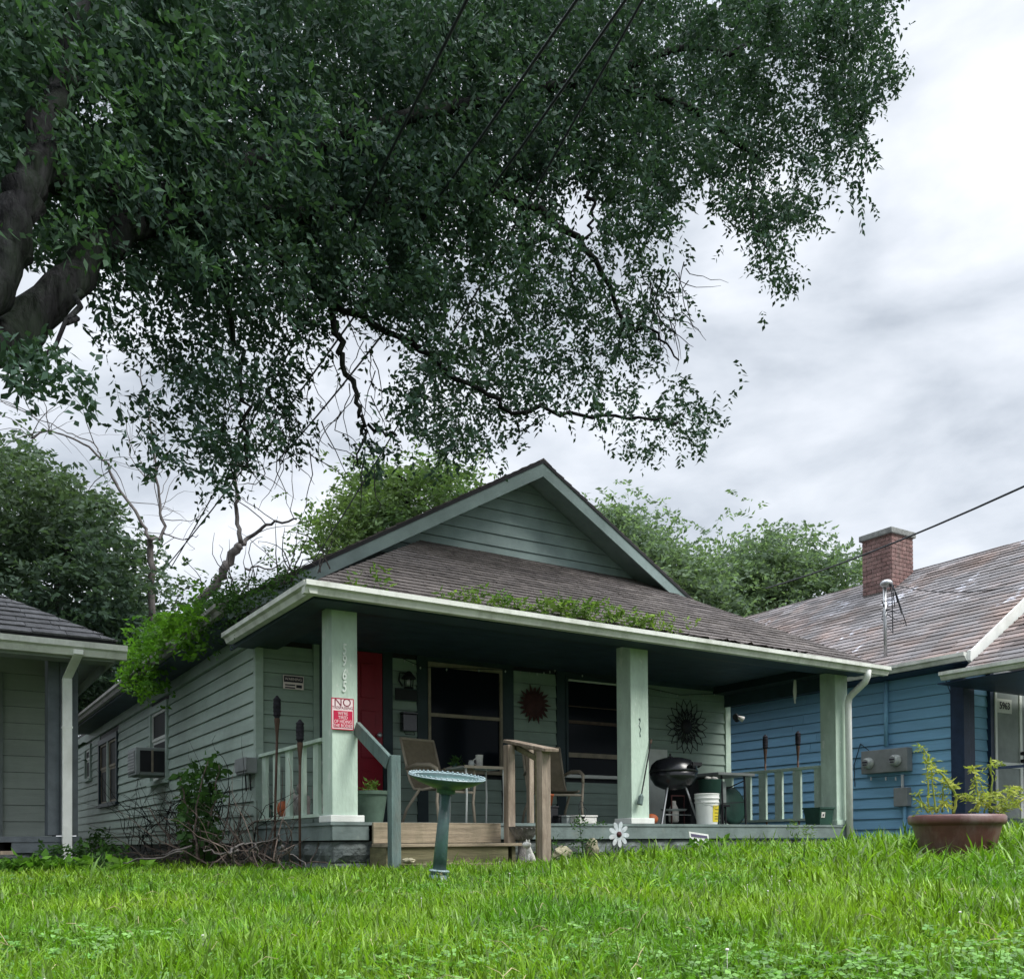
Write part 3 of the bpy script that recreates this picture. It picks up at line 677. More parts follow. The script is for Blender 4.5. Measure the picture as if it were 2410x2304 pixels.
sl_ = Vector((RX-EL, 0, RZ-EZ)).normalized(); nl = Vector((-sl_.z, 0, sl_.x)); sr = Vector((RX-ER, 0, RZ-EZ)).normalized(); nr = Vector((-sr.z, 0, sr.x))*-1
for p0, s_, n_, nm in ((Vector((EL, YF, EZ)), sl_, nl, 'L'), (Vector((ER, YF, EZ)), sr, nr, 'R')):
    pk = Vector((RX, YF, RZ)); a = p0-Vector((0, 0, .045)); b = pk-Vector((0, 0, .045))
    obj('rake_board', MB().prism([a, b, b-Vector((0, 0, .165)), a-Vector((0, 0, .15))], (0, .025, 0)), M['rake'], H)
    obj('rake_soffit', MB().prism([a-Vector((0, -.026, .02)), b-Vector((0, -.026, .02)), b-Vector((0, -.026, .035)), a-Vector((0, -.026, .035))], (0, .5, 0)), M['rake'], H)
    obj('drip_edge', MB().prism([p0-Vector((0, .012, .004)), pk-Vector((0, .012, .004)), pk-Vector((0, .012, .046)), p0-Vector((0, .012, .046))], (0, .05, 0)), M['blackm'], H)
# gable siding
zz = 3.56; k = 0
def gx(z, side):  # inner edge of the gable at height z
    t = (z-EZ+.10)/(RZ-EZ); return (EL+t*(RX-EL)) if side < 0 else (ER-t*(ER-RX))
zz = 3.45
while zz < 4.62:
    z1 = min(zz+.152, 4.68); a0, a1 = gx(zz, -1), gx(zz, 1); b0, b1 = gx(z1, -1), gx(z1, 1)
    if b1-b0 < .05: b0 = b1 = RX; 
    m = MB().add([(a0, Y1-.028, zz), (a1, Y1-.028, zz), (b1, Y1-.008, z1), (b0, Y1-.008, z1), (a0, Y1, zz), (a1, Y1, zz), (b1, Y1, z1), (b0, Y1, z1)],
                 [(0,1,2,3),(7,6,5,4),(0,4,5,1),(1,5,6,2),(2,6,7,3),(3,7,4,0)])
    obj('siding_board', m, M['rake'], H); zz += .156
obj('gable_wall', MB().prism([(EL+.5, Y1+.004, EZ), (ER-.5, Y1+.004, EZ), (RX, Y1+.004, RZ-.1)], (0, .08, 0)), M['blackm'], H)
# gutters
kgutter((2.775, 7.785, 2.215), (10.40, 7.785, 2.175), (0, -1, 0), M['gutter'], H)
kgutter((2.885, 10.25, 2.245), (2.885, 7.70, 2.215), (-1, 0, 0), M['gutter'], H)
kgutter((2.76, 22, 2.50), (2.76, 10.0, 2.50), (-1, 0, 0), M['oldgut'], H)
obj('eave_fascia', MB().box(2.765, 2.79, 9.95, 22, 2.36, 2.50), M['ceil'], H)
obj('soffit', MB().box(2.79, 3.14, 10.0, 22, 2.36, 2.375), M['ceil'], H)
obj('soffit', MB().box(10.3, 10.6, 10.0, 22, 2.36, 2.375), M['ceil'], H)
ds = at(2000, 1660, Y=7.95)
pth = [(10.43, 7.72, 2.10), (10.43, 7.74, 2.03), (10.27, 7.95, 1.93), (10.21, 8.02, 1.86)]
dso = obj('downspout', MB().tube([(10.02, 7.72, 2.11), (10.02, 7.73, 2.03), (10.04, 7.78, 1.97), (10.10, 8.0, 1.87), (10.125, 8.09, 1.82), (10.13, 8.11, 1.74), (10.13, 8.11, -.13)], .042, 10), M['pipe'], H, smooth=True)
for z in (): obj('strap', MB().box(10.19, 10.29, 7.95, 8.05, z, z+.025), M['pipe'], dso)
# railings at the porch ends
def rail(x, zt_, zb_, ylist, w, mt):
    r = obj('porch_railing', MB().box(x-.045, x+.045, Y0+.256, Y1-.05, zt_-.035, zt_), mt, H, bevel=.003)
    obj('bottom_rail', MB().box(x-.05, x+.09, Y0+.29, Y1-.05, zb_, zb_+.03), mt, r)
    for y in ylist: obj('baluster', MB().box(x-.018, x+.018, y-w/2, y+w/2, zb_+.03, zt_-.035), mt, r)
rail(3.235, .985, .255, (10.24, 9.86, 9.46, 9.06, 8.66), .13, M['post'])
rail(10.08, .985, .27, [at(px, 1870, X=10.08).y for px in (1717, 1760, 1796, 1834, 1877)]+[8.55], .13, M['post'])
# gutter weeds and roof vines belong to nobody: separate things
def sprigs(pts, mt, name, label, cat, L=.05, W_=.02, per=7, tl=.16, seed=3, group=None, droop=-.9):
    pts = np.array(pts); pl = Vector(tuple(pts.mean(0))); pl.z = float(pts[:, 2].min())
    o = thing(name, label, cat, pl, group); leaves(pts, mt, 'foliage', o, L, W_, per, tl, seed, droop=droop); return o
rg = np.random.default_rng(11)
gl = [('yellow green weed sprouting at the left end of the front gutter', 724+0, 716, 5, .16), ('low weeds in the gutter above the red door', 885, 860, 10, .12),
      ('broad clump of gutter weeds below the gable centre', 1015, 980, 26, .13), ('tall leafy weed in the gutter left of the middle post', 1105, 1080, 22, .2),
      ('dense weeds in the gutter just above the middle post', 1195, 1150, 34, .17), ('small lone weed hanging over the gutter right of the middle post', 1247, 1240, 8, .1)]
def roofpt(x, y): return 2.235+(y-7.79)*.535
for lab, cxD, _, n, hh in gl:
    p = at(cxD*S, 1160*S, Y=7.8); sp = .05+.013*n
    pts = [(p.x+rg.normal(0, sp), 7.76+abs(rg.normal(0, .07)), 2.25+rg.uniform(0, hh)) for _ in range(n*2)]
    sprigs(pts, 'gutw', 'gutter_weed', lab, 'weed', .075, .024, 7, .17, int(cxD), 'weeds growing in the front gutter', -1.15)
# moss / debris strip
obj('gutter_debris', MB().add([(a, 7.70+random.uniform(0, .1), 2.215+random.uniform(0, .03)) for a in np.linspace(4.5, 9, 90)]+[(a+.05, 7.86, 2.24) for a in np.linspace(4.5, 9, 90)],
    [(i, i+1, i+91, i+90) for i in range(89)]), M['soil'], H, kind='stuff')
# ------------------------------------------------------------ porch steps
ST = thing('porch_steps', 'weathered wooden porch steps below the red door', 'steps', (4.2, 7.7, -.2))
obj('riser', MB().box(3.56, 4.92, 8.10, 8.135, .005, .196), M['wood'], ST, bevel=.003)
obj('tread', MB().box(3.54, 4.94, 7.74, 8.10, -.03, 0), M['wood'], ST, bevel=.004)
obj('riser', MB().box(3.60, 4.80, 7.77, 7.80, -.185, -.031), M['mossy'], ST, bevel=.003)
obj('stringer', MB().box(3.55, 3.585, 7.80, 8.16, -.25, -.031), M['mossy'], ST)
obj('stringer', MB().box(4.86, 4.90, 7.80, 8.16, -.25, -.031), M['mossy'], ST)
obj('base_board', MB().box(3.58, 4.98, 7.22, 7.72, -.24, -.178), M['mossy'], ST)
NW = thing('step_handrail', 'grey green painted handrail and newel post left of the steps', 'handrail', (3.54, 7.6, -.2))
obj('newel_post', MB().box(3.49, 3.58, 7.555, 7.645, -.22, .765), M['newel'], NW, bevel=.005)
obj('rail', MB().beam((3.43, 8.175, 1.06), (3.50, 7.62, .70), .04, .12), M['newel'], NW, bevel=.004)
RR = thing('step_railing', 'bare weathered timber railing right of the steps', 'handrail', (4.88, 7.6, -.2))
obj('post', MB().box(4.885, 4.965, 7.90, 7.99, 0, at(1199, 1752, Y=7.9).z), M['railw'], RR, bevel=.004)
obj('post', MB().box(4.79, 4.885, 7.17, 7.26, -.2, at(1290, 1768, Y=7.2).z), M['railw'], RR, bevel=.004)
ca_, cb_ = at(1199, 1744, Y=8.12), at(1299, 1765, Y=7.06)
obj('cap_rail', MB().beam(ca_, cb_, .135, .03), M['railw'], RR, bevel=.004)
obj('side_rail', MB().beam(ca_-Vector((0, .1, .06)), cb_-Vector((0, -.25, .055)), .03, .05), M['mossy'], RR, bevel=.003)
a = at(1251, 1935, Y=8.22); obj('post', MB().box(a.x-.035, a.x+.02, 8.2, 8.26, .2, .95), M['railw'], RR, bevel=.004)
obj('post', MB().box(4.815, 4.885, 7.262, 7.32, -.2, at(1290, 1768, Y=7.2).z), M['mossy'], RR)

# ------------------------------------------------------------ signs and wall pieces on the sage house
def slab(name, label, cat, c, hw, hh, t, mt, face='Y', rot=0, group=None):
    o = thing(name, label, cat, c, group); return o
p0 = at(779, 1641, Y=8.175); p1 = at(832, 1719, Y=8.175)
SG = thing('no_trespassing_sign', 'red and white no trespassing sign nailed to the left porch post', 'sign', ((p0.x+p1.x)/2, 8.172, p1.z))
cx_ = (p0.x+p1.x)/2; sw = (p1.x-p0.x); sh = p0.z-p1.z
obj('plate', MB().box(p0.x, p1.x, 8.168, 8.175, p1.z, p0.z), M['signw'], SG, bevel=.002)
obj('border', MB().box(p0.x, p1.x, 8.1655, 8.168, p0.z-.008, p0.z).box(p0.x, p1.x, 8.1655, 8.168, p1.z, p1.z+.008).box(p0.x, p0.x+.007, 8.1655, 8.168, p1.z+.008, p0.z-.008).box(p1.x-.007, p1.x, 8.1655, 8.168, p1.z+.008, p0.z-.008), M['signr'], SG)
obj('red_panel', MB().box(p0.x+.02, p1.x-.014, 8.1648, 8.168, p1.z+.02, p0.z-sh*.40), M['signr'], SG)
text('NO', .105, (cx_, 8.1675, p0.z-sh*.145), (1, 0, 0), (0, 0, 1), M['signd'], 'lettering', SG, .0012)
text('TRESPASSING', .036, (cx_, 8.1675, p0.z-sh*.31), (1, 0, 0), (0, 0, 1), M['signd'], 'lettering', SG, .0012, sx=.92)
for i, s_ in enumerate(("WE'RE", 'TIRED', 'OF HIDING', 'THE BODIES')):
    text(s_, .042, (cx_+.002, 8.1645, p0.z-sh*(.49+.128*i)), (1, 0, 0), (0, 0, 1), M['signw'], 'lettering', SG, .0012, sx=.8)
p0 = at(666, 1588, Y=10.36); p1 = at(714, 1624, Y=10.36)
WS = thing('warning_sign', 'small warning sign with black header on siding behind the left porch post', 'sign', ((p0.x+p1.x)/2, 10.37, p1.z))
zt0 = p0.z
obj('plate', MB().box(p0.x, p1.x, 10.352, 10.358, p1.z, p0.z), M['signw'], WS)
obj('header', MB().box(p0.x+.008, p1.x-.008, 10.350, 10.352, p0.z-.075, p0.z-.008), M['ink'], WS)
text('WARNING', .045, ((p0.x+p1.x)/2, 10.3495, p0.z-.042), (1, 0, 0), (0, 0, 1), M['signw'], 'lettering', WS, .001, sx=.9)
for z, a, b in ((.10, .02, .6), (.13, .02, .55)): obj('printed_line', MB().box(p0.x+a, p0.x+a+(p1.x-p0.x)*.5, 10.350, 10.352, p0.z-z-.014, p0.z-z), M['ink'], WS)
obj('camera_symbol', MB().box(p1.x-.085, p1.x-.02, 10.350, 10.352, p0.z-.135, p0.z-.10).box(p1.x-.04, p1.x-.025, 10.350, 10.352, p1.z+.02, p0.z-.136), M['ink'], WS)
p = at(960, 1640, Y=10.33)
WL = thing('wall_lantern', 'dark wall lantern between the red door and the tan framed window', 'lamp', (p.x, 10.33, 2.0))
lc = at(962, 1601, Y=10.30)
obj('hood', MB().lathe([(.015, .11), (.03, .10), (.085, .03), (.09, .02)], lc, 12), M['blackm'], WL, smooth=True)
obj('cage', MB().tube([lc+Vector((.06, 0, .02)), lc+Vector((.05, 0, -.08))], .006, 6).tube([lc+Vector((-.06, 0, .02)), lc+Vector((-.05, 0, -.08))], .006, 6).tube([lc+Vector((0, -.06, .02)), lc+Vector((0, -.05, -.08))], .006, 6).lathe([(.055, -.08), (.06, -.095)], lc, 12), M['blackm'], WL)
obj('bulb_glass', MB().lathe([(.02, .01), (.032, -.02), (.025, -.06)], lc, 10), M['lens'], WL, smooth=True)
obj('arm', MB().tube([lc+Vector((-.02, 0, .08)), lc+Vector((-.1, .03, .09)), lc+Vector((-.1, .06, 0)), lc+Vector((-.05, .07, -.06))], .011, 8), M['blackm'], WL)
a = at(931, 1620, Y=10.34); b = at(982, 1649, Y=10.34)
PQ = thing('wall_plaque', 'wide black wall plaque under the lantern beside the door', 'plaque', ((a.x+b.x)/2, 10.35, b.z))
obj('board', MB().box(a.x, b.x, 10.34, 10.358, b.z, a.z), M['blackm'], PQ, bevel=.004)
obj('frame', MB().box(a.x-.006, b.x+.006, 10.335, 10.345, a.z, a.z+.01).box(a.x-.006, b.x+.006, 10.335, 10.345, b.z-.01, b.z), M['trim'], PQ)
a = at(946, 1676, Y=10.30); b = at(979, 1722, Y=10.30)
MX = thing('mailbox', 'black wall mailbox below the plaque beside the door', 'mailbox', ((a.x+b.x)/2, 10.34, b.z))
obj('box', MB().box(a.x, b.x, 10.26, 10.358, b.z, a.z-.02), M['black'], MX, bevel=.008)
obj('lid', MB().box(a.x-.008, b.x+.008, 10.245, 10.356, a.z-.019, a.z+.005), M['black'], MX, bevel=.006)
obj('newspaper_hook', MB().tube([(a.x+.03, 10.30, b.z), (a.x+.03, 10.27, b.z-.04), (b.x-.03, 10.27, b.z-.04), (b.x-.03, 10.30, b.z)], .005, 6), M['blackm'], MX)
# sun face ornament
c = at(1257, 1657, Y=10.36)
SU = thing('sun_wall_ornament', 'rusty red metal sun ornament on siding between the two windows', 'wall ornament', (c.x, 10.36, c.z-.25))
obj('disc', MB().lathe([(.165, 0), (.16, .012), (.10, .035), (.02, .045)], (c.x, 10.358, c.z), 28, (0, -1, 0)), M['rust'], SU, smooth=True)
for k in range(20):
    a = 2*math.pi*k/20; r1 = .265 if k % 2 else .225
    def pp(r, t): return (c.x+r*math.sin(t), 10.355, c.z+r*math.cos(t))
    obj('ray', MB().prism([pp(.155, a-.15), pp(.155, a+.15), pp(.2, a+.12), pp(r1, a+.05), pp(.2, a-.05)], (0, -.008, 0)), M['rust'], SU)
obj('nose', MB().ball((c.x, 10.318, c.z-.01), .02, 8, 6, (.7, .5, 1.4)), M['rust'], SU, smooth=True)
# star flower ornament made of loops
c = at(1615, 1710, Y=10.36)
FL = thing('flower_wall_ornament', 'large black wire sunflower ornament on the siding near the grill', 'wall ornament', (c.x, 10.36, c.z-.38))
obj('centre', MB().lathe([(.10, 0), (.09, .02), (.02, .03)], (c.x, 10.36, c.z), 20, (0, -1, 0)), M['blackm'], FL, smooth=True)
for ring, (ra, rb, hw, off) in enumerate(((.09, .255, .052, 0), (.16, .39, .062, .5))):
    for k in range(18):
        a = 2*math.pi*(k+off)/18; dv = Vector((math.sin(a), 0, math.cos(a))); sv = Vector((math.cos(a), 0, -math.sin(a))); c0 = Vector((c.x, 10.35-.008*ring, c.z))
        pts = [c0+dv*ra, c0+dv*(ra+.35*(rb-ra))+sv*hw*.8, c0+dv*(ra+.62*(rb-ra))+sv*hw*.75, c0+dv*rb, c0+dv*(ra+.62*(rb-ra))-sv*hw*.75, c0+dv*(ra+.35*(rb-ra))-sv*hw*.8, c0+dv*ra]
        obj('petal', MB().tube(pts, .0065, 5), M['blackm'], FL)
# string of lights under the ceiling
def cable(name, label, cat, pts, r, mt='wire', sag=0, parent=None, n=5, group=None):
    P_ = []
    for i in range(len(pts)-1):
        a, b = Vector(pts[i]), Vector(pts[i+1])
        for k in range(12):
            t = k/12; q_ = a.lerp(b, t); q_.z -= sag*4*t*(1-t); P_.append(q_)
    P_.append(Vector(pts[-1])); o = obj(name, MB().tube(P_, r, n), M[mt], parent, smooth=True)
    if parent is None: tag(o, label, cat, group)
    return o
LS = thing('string_lights', 'thin dark string of lights swagged along the porch facade', 'string lights', (7, 10.33, 2.1))
lp = [at(938, 1545, Y=10.33), at(995, 1570, Y=10.33), at(1210, 1577, Y=10.33), at(1270, 1583, Y=10.33), at(1310, 1574, Y=10.33), at(1540, 1622, Y=10.33), at(1600, 1635, Y=10.33), at(1690, 1632, Y=10.33)]
obj('cord', cable.__globals__['MB']().tube(lp, .005, 5), M['wire'], LS)
for i in range(len(lp)-1):
    for t in (.25, .6, .9):
        q_ = lp[i].lerp(lp[i+1], t); obj('bulb', MB().ball(q_-Vector((0, 0, .02)), .011, 6, 5, (1, 1, 1.5)), M['lens'], LS)

# ------------------------------------------------------------ patio chairs
def chair(c, rz, label):
    T = thing('patio_chair', label, 'chair', c, 'patio chairs on the porch'); c = Vector(c)
    P_ = PL[T]
    def q(x, y, z): return (c.x+x, c.y+y, c.z+z)      # faces -Y
    m = MB(); prof = [(-.24, .41), (-.02, .385), (.12, .40), (.19, .50), (.26, .72), (.34, .97)]
    for i, (y, z) in enumerate(prof): m.v += [q(-.235, y, z), q(.235, y, z), q(.235, y+.006, z-.006), q(-.235, y+.006, z-.006)]
    for i in range(len(prof)-1):
        for k in range(4): m.f.append((i*4+k, i*4+(k+1) % 4, (i+1)*4+(k+1) % 4, (i+1)*4+k))
    m.f += [(3, 2, 1, 0), (20, 21, 22, 23)]
    obj('sling', m, M['sling'], T, smooth=False)
    for s in (-1, 1):
        x = s*.25
        obj('frame_rail', MB().tube([q(x, y, z+.0) for y, z in prof], .014, 8), M['chairf'], T, smooth=True)
        obj('armrest', MB().tube([q(x*1.05, .24, .63), q(x*1.12, .05, .66), q(x*1.15, -.18, .645), q(x*1.15, -.28, .60), q(x*1.12, -.30, .50)], [.016, .024, .024, .02, .016], 8), M['chairf'], T, smooth=True)
        obj('leg', MB().tube([q(x*1.12, -.30, .50), q(x*1.1, -.27, .25), q(x*1.1, -.30, 0)], .016, 8), M['chairf'], T, smooth=True)
        obj('leg', MB().tube([q(x, .02, .40), q(x*1.08, .22, .18), q(x*1.1, .30, 0)], .016, 8), M['chairf'], T, smooth=True)
    obj('front_bar', MB().tube([q(-.27, -.275, .36), q(.27, -.275, .36)], .014, 8), M['chairf'], T)
    obj('back_bar', MB().tube([q(-.25, .34, .975), q(.25, .34, .975)], .015, 8), M['chairf'], T)
    T.rotation_euler = (0, 0, rz); return T
chair((4.93, 9.45, ZD), R(16), 'tan mesh patio chair below the tan framed window, left of the side table')
chair((6.52, 9.55, ZD), R(-12), 'tan mesh patio chair behind the bare timber step railing')
# side table
TB = thing('side_table', 'small glass topped side table with pale legs between the patio chairs', 'table', (5.55, 9.4, ZD))
ta = at(1068, 1806, Y=9.4); tb = at(1182, 1806, Y=9.25)
zt_ = .86-.0
zt_ = ta.z
obj('tabletop', MB().box(ta.x, tb.x, 9.15, 9.6, zt_-.012, zt_+.008), M['lens'], TB, bevel=.004)
obj('rim', MB().box(ta.x-.01, tb.x+.01, 9.135, 9.15, zt_-.02, zt_+.01).box(ta.x-.01, tb.x+.01, 9.6, 9.615, zt_-.02, zt_+.01), M['chairf'], TB)
for x in (ta.x+.03, tb.x-.03):
    for y in (9.18, 9.57): obj('leg', MB().tube([(x, y, zt_-.02), (x+.01, y, zt_-.3), (x, y, ZD)], .012, 8), M['white'], TB, smooth=True)
MU = thing('travel_mug', 'shiny white travel mug standing on the side table', 'mug', (tb.x-.22, 9.35, zt_+.008))
mc = at(1128, 1800, Y=9.35)
obj('cup', MB().lathe([(.03, 0), (.038, .01), (.042, .12), (.044, .14), (.036, .142), (.032, .02)], (mc.x, 9.35, zt_+.009), 16), M['whites'], MU, smooth=True)
obj('mug_handle', MB().tube([(mc.x-.04, 9.35, zt_+.11), (mc.x-.075, 9.35, zt_+.09), (mc.x-.07, 9.35, zt_+.05), (mc.x-.04, 9.35, zt_+.04)], .006, 6), M['whites'], MU)
jc = at(1109, 1802, Y=9.3)
tag(obj('glass_jar', MB().lathe([(.02, 0), (.033, .01), (.033, .05), (.026, .06), (.026, .07)], (jc.x, 9.3, zt_+.009), 14), M['lens'], smooth=True), 'short glass jar beside the travel mug on the side table', 'jar')
pc = at(1070, 1800, Y=9.5)
sprigs([(pc.x+rg.normal(0, .03), 9.5+rg.normal(0, .03), zt_+rg.uniform(.04, .12)) for _ in range(14)], 'weed', 'potted_plant', 'little dark potted plant at the left end of the side table', 'plant', .05, .025, 6, .08, 31)
ppot = obj('pot', MB().lathe([(.03, 0), (.04, .05), (.042, .055), (.03, .05)], (pc.x, 9.5, zt_+.009), 12), M['greenp'], [o for o in COL.objects if o.name == 'potted_plant'][0])

# ------------------------------------------------------------ grill
gc = Vector((7.72, 8.72, ZD))
G = thing('kettle_grill', 'black kettle charcoal grill on silver tripod legs beside the middle post', 'grill', gc)
rr_ = .285
obj('lid', MB().lathe([(rr_+.008, .63), (rr_, .655), (rr_*.93, .72), (rr_*.72, .775), (rr_*.4, .803), (.02, .81)], gc, 32), M['black'], G, smooth=True)
obj('bowl', MB().lathe([(.03, .42), (rr_*.45, .43), (rr_*.78, .475), (rr_*.97, .56), (rr_, .625), (rr_*.98, .628)], gc, 32), M['black'], G, smooth=True)
obj('vent', MB().lathe([(.035, .808), (.035, .815), (.012, .825), (.012, .85), (.004, .855)], gc+Vector((-.05, 0, 0)), 12), M['blackm'], G)
obj('handle', MB().tube([gc+Vector((-.02, -.27, .68)), gc+Vector((-.02, -.32, .70)), gc+Vector((.16, -.30, .70)), gc+Vector((.16, -.25, .68))], .012, 8).box(gc.x-.0, gc.x+.14, gc.y-.34, gc.y-.30, gc.z+.69, gc.z+.73), M['blackm'], G)
for a in (200, 330, 80):
    ca, sa = math.cos(R(a)), math.sin(R(a))
    obj('leg', MB().tube([gc+Vector((ca*.15, sa*.15, .44)), gc+Vector((ca*.30, sa*.30, 0))], .012, 8), M['steel'], G)
obj('ash_tray', MB().lathe([(.14, .17), (.16, .19), (.15, .19), (.03, .175)], gc, 20), M['steel'], G)
obj('brace', MB().tube([gc+Vector((-.19, -.07, .12)), gc+Vector((.18, -.1, .12))], .006, 6), M['steel'], G)
# folding table beside the grill
ft = thing('folding_table', 'pale folding table beyond the kettle grill with pots under it', 'table', (8.9, 9.0, ZD))
t0 = at(1632, 1828, Y=9.2); t1 = at(1777, 1832, Y=8.75); tz = t0.z
obj('tabletop', MB().prism([(t0.x, 8.75, tz), (t1.x, 8.75, tz), (t1.x, 9.45, tz), (t0.x, 9.45, tz)], (0, 0, .035)), M['meter'], ft, bevel=.006)
for x in (t0.x+.12, t1.x-.12):
    for s in (0, 1): obj('leg', MB().tube([(x, 8.82 if s else 9.38, tz), (x+.02, 8.82 if s else 9.38, ZD)], .013, 8), M['blackm'], ft)
obj('brace', MB().beam((t1.x-.1, 8.83, tz-.05), (t1.x-.45, 9.1, tz-.25), .015, .015).beam((t0.x+.15, 8.83, ZD+.28), (t1.x-.1, 8.83, ZD+.3), .012, .012), M['blackm'], ft)
bc = at(1664, 1935, Y=8.42)
BK = thing('paint_bucket', 'white plastic bucket with yellow print standing at the deck edge', 'bucket', (bc.x, 8.42, ZD)); bb = Vector((bc.x, 8.42, ZD))
obj('tub', MB().lathe([(.118, 0), (.122, .01), (.137, .25), (.145, .255), (.145, .27), (.139, .275), (.141, .30), (.149, .305), (.149, .318), (.143, .325), (.145, .355), (.150, .36), (.146, .366), (.132, .36), (.118, .03)], bb, 32), M['plastic'], BK, auto=True)
def arc(c, r, a0, a1, z0, z1, n=8):
    m = MB(); vs_ = []
    for i in range(n+1):
        a = R(a0+(a1-a0)*i/n)
        for z in (z0, z1): vs_.append((c.x+r(z)*math.cos(a), c.y+r(z)*math.sin(a), c.z+z))
    return m.add(vs_, [(2*i, 2*i+2, 2*i+3, 2*i+1) for i in range(n)])
rad = lambda z: .1225+.06*z
obj('print', arc(bb, lambda z: rad(z)+.0015, 258, 318, .03, .225), M['yellow'], BK)
for z in (.06, .09, .13, .17): obj('print_line', arc(bb, lambda z: rad(z)+.003, 270, 305-100*(z % .04), z, z+.013), M['yellowd'], BK)
obj('bucket_handle', MB().tube([bb+Vector((-.148, 0, .3)), bb+Vector((-.13, -.08, .24)), bb+Vector((0, -.155, .21)), bb+Vector((.13, -.08, .24)), bb+Vector((.148, 0, .3))], .003, 6), M['steel'], BK)
gp = at(1667, 1880, Y=8.75)
GB = thing('green_bucket', 'dark green bucket holding white rags, behind the white bucket', 'bucket', (gp.x, 8.72, ZD)); g0 = Vector((gp.x, 8.72, ZD))
obj('tub', MB().lathe([(.11, .0), (.14, .55), (.145, .56), (.13, .56), (.10, .03)], g0, 20), M['greenp'], GB, smooth=True)
for k in range(6): obj('rag', MB().ball(g0+Vector((-.09+.035*k, -.05+.02*(k % 3), .575)), .03, 7, 5, (1.2, 1, .7)), M['whites'], GB, smooth=True)
dc = at(1720, 1905, Y=9.05)
DK = thing('round_dark_cover', 'large round dark disc leaning under the folding table', 'disc', (dc.x, 9.05, ZD))
obj('disc', MB().lathe([(.245, 0), (.25, .03), (.2, .06), (.05, .07)], (dc.x, 9.05, .455), 28, (.1, -1, .15)), M['greenp'], DK, smooth=True)
obj('rim', MB().lathe([(.25, -.005), (.258, .012), (.25, .034)], (dc.x, 9.05, .455), 28, (.1, -1, .15), close=False), M['blackm'], DK)
jc = at(1590, 1928, Y=9.1)
CR = thing('framed_jug', 'white jug in a rusty metal frame seen between the grill legs', 'jug', (jc.x, 9.1, ZD)); j0 = Vector((jc.x, 9.1, ZD))
obj('jug', MB().lathe([(.05, .04), (.065, .06), (.065, .2), (.03, .27), (.028, .31)], j0+Vector((-.03, 0, 0)), 14), M['whites'], CR, smooth=True)
obj('frame', MB().box(j0.x-.11, j0.x-.095, 9.05, 9.065, ZD, ZD+.38).box(j0.x+.095, j0.x+.11, 9.05, 9.065, ZD, ZD+.38).box(j0.x-.094, j0.x+.094, 9.05, 9.065, ZD+.365, ZD+.38).box(j0.x-.11, j0.x+.11, 9.07, 9.09, ZD, ZD+.02), M['rust'], CR)
b2 = at(1622, 1900, Y=9.5)
BN = thing('dark_storage_bin', 'dark storage bin behind the grill against the porch wall', 'bin', (b2.x, 9.5, ZD))
obj('bin_body', MB().box(b2.x-.16, b2.x+.27, 9.3, 9.8, ZD, ZD+.62), M['blackm'], BN, bevel=.02)
obj('lid', MB().box(b2.x-.18, b2.x+.29, 9.28, 9.82, ZD+.621, ZD+.66), M['blackm'], BN, bevel=.01)
a = at(1697, 1915, Y=8.95)
JG = thing('pale_canister', 'pale rectangular canister hanging under the folding table', 'canister', (a.x, 8.95, ZD)); 
obj('can_body', MB().box(a.x-.05, a.x+.05, 8.9, 8.98, ZD+.27, ZD+.56), M['lsoff'], JG, bevel=.012)
obj('stand', MB().box(a.x-.07, a.x+.09, 8.88, 9.0, ZD+.24, ZD+.268).box(a.x+.03, a.x+.045, 8.9, 8.915, ZD, ZD+.24).box(a.x-.05, a.x-.035, 8.9, 8.915, ZD, ZD+.24), M['blackm'], JG)
a = at(1537, 1925, Y=8.55)
tag(obj('red_ball', MB().ball((a.x+.02, 8.6, ZD+.065), .07, 14, 10, (1.2, 1, .9)), M['terracotta'], smooth=True), 'red rounded toy on the deck right of the middle post', 'toy')
# grill brush hanging on the middle post
a = at(1531, 1750, Y=8.17); b = at(1510, 1868, Y=8.14)
GB2 = thing('grill_brush', 'long black handled grill brush leaning on the middle porch post', 'brush', (b.x, 8.15, b.z-.05))
obj('shaft', MB().tube([a, b], .008, 8), M['blackm'], GB2)
obj('grip', MB().tube([a, a+(a-b).normalized()*.05], .012, 8), M['bamboo'], GB2)
bd = (b-a).normalized()
obj('wire_basket', MB().tube([b, b+bd*.03, b+bd*.12], [.01, .03, .032], 10).tube([b+bd*.12, b+bd*.121], .03, 10), M['newel'], GB2)
# things on the deck, mid section
def boxthing(name, label, cat, x0p, x1p, yt, yb, Y, mt, dep=.2, bev=.01, lid=None):
    a = at(x0p, yb, Y=Y); b = at(x1p, yt, Y=Y); T = thing(name, label, cat, ((a.x+b.x)/2, Y, ZD))
    zt2 = ZD+(b.z-a.z)
    obj('body', MB().box(a.x, b.x, Y, Y+dep, ZD+.001, zt2-.02), M[mt], T, bevel=bev)
    obj('lid', MB().box(a.x-.008, b.x+.008, Y-.008, Y+dep+.008, zt2-.019, zt2), M[lid or mt], T, bevel=bev*.5); return T
boxthing('black_crate', 'tall black crate on the deck beside the right patio chair', 'crate', 1291, 1314, 1893, 1936, 8.7, 'blackm')
boxthing('black_box', 'low black box on the deck next to the tall crate', 'box', 1315, 1333, 1915, 1936, 8.6, 'blackm')
boxthing('white_box', 'small pale box on the deck right of the low black box', 'box', 1334, 1350, 1916, 1936, 8.5, 'lsoff')
boxthing('grey_tote', 'pale grey tote on the deck behind the wire plant hook', 'tote', 1362, 1405, 1917, 1937, 8.35, 'whites', .25)
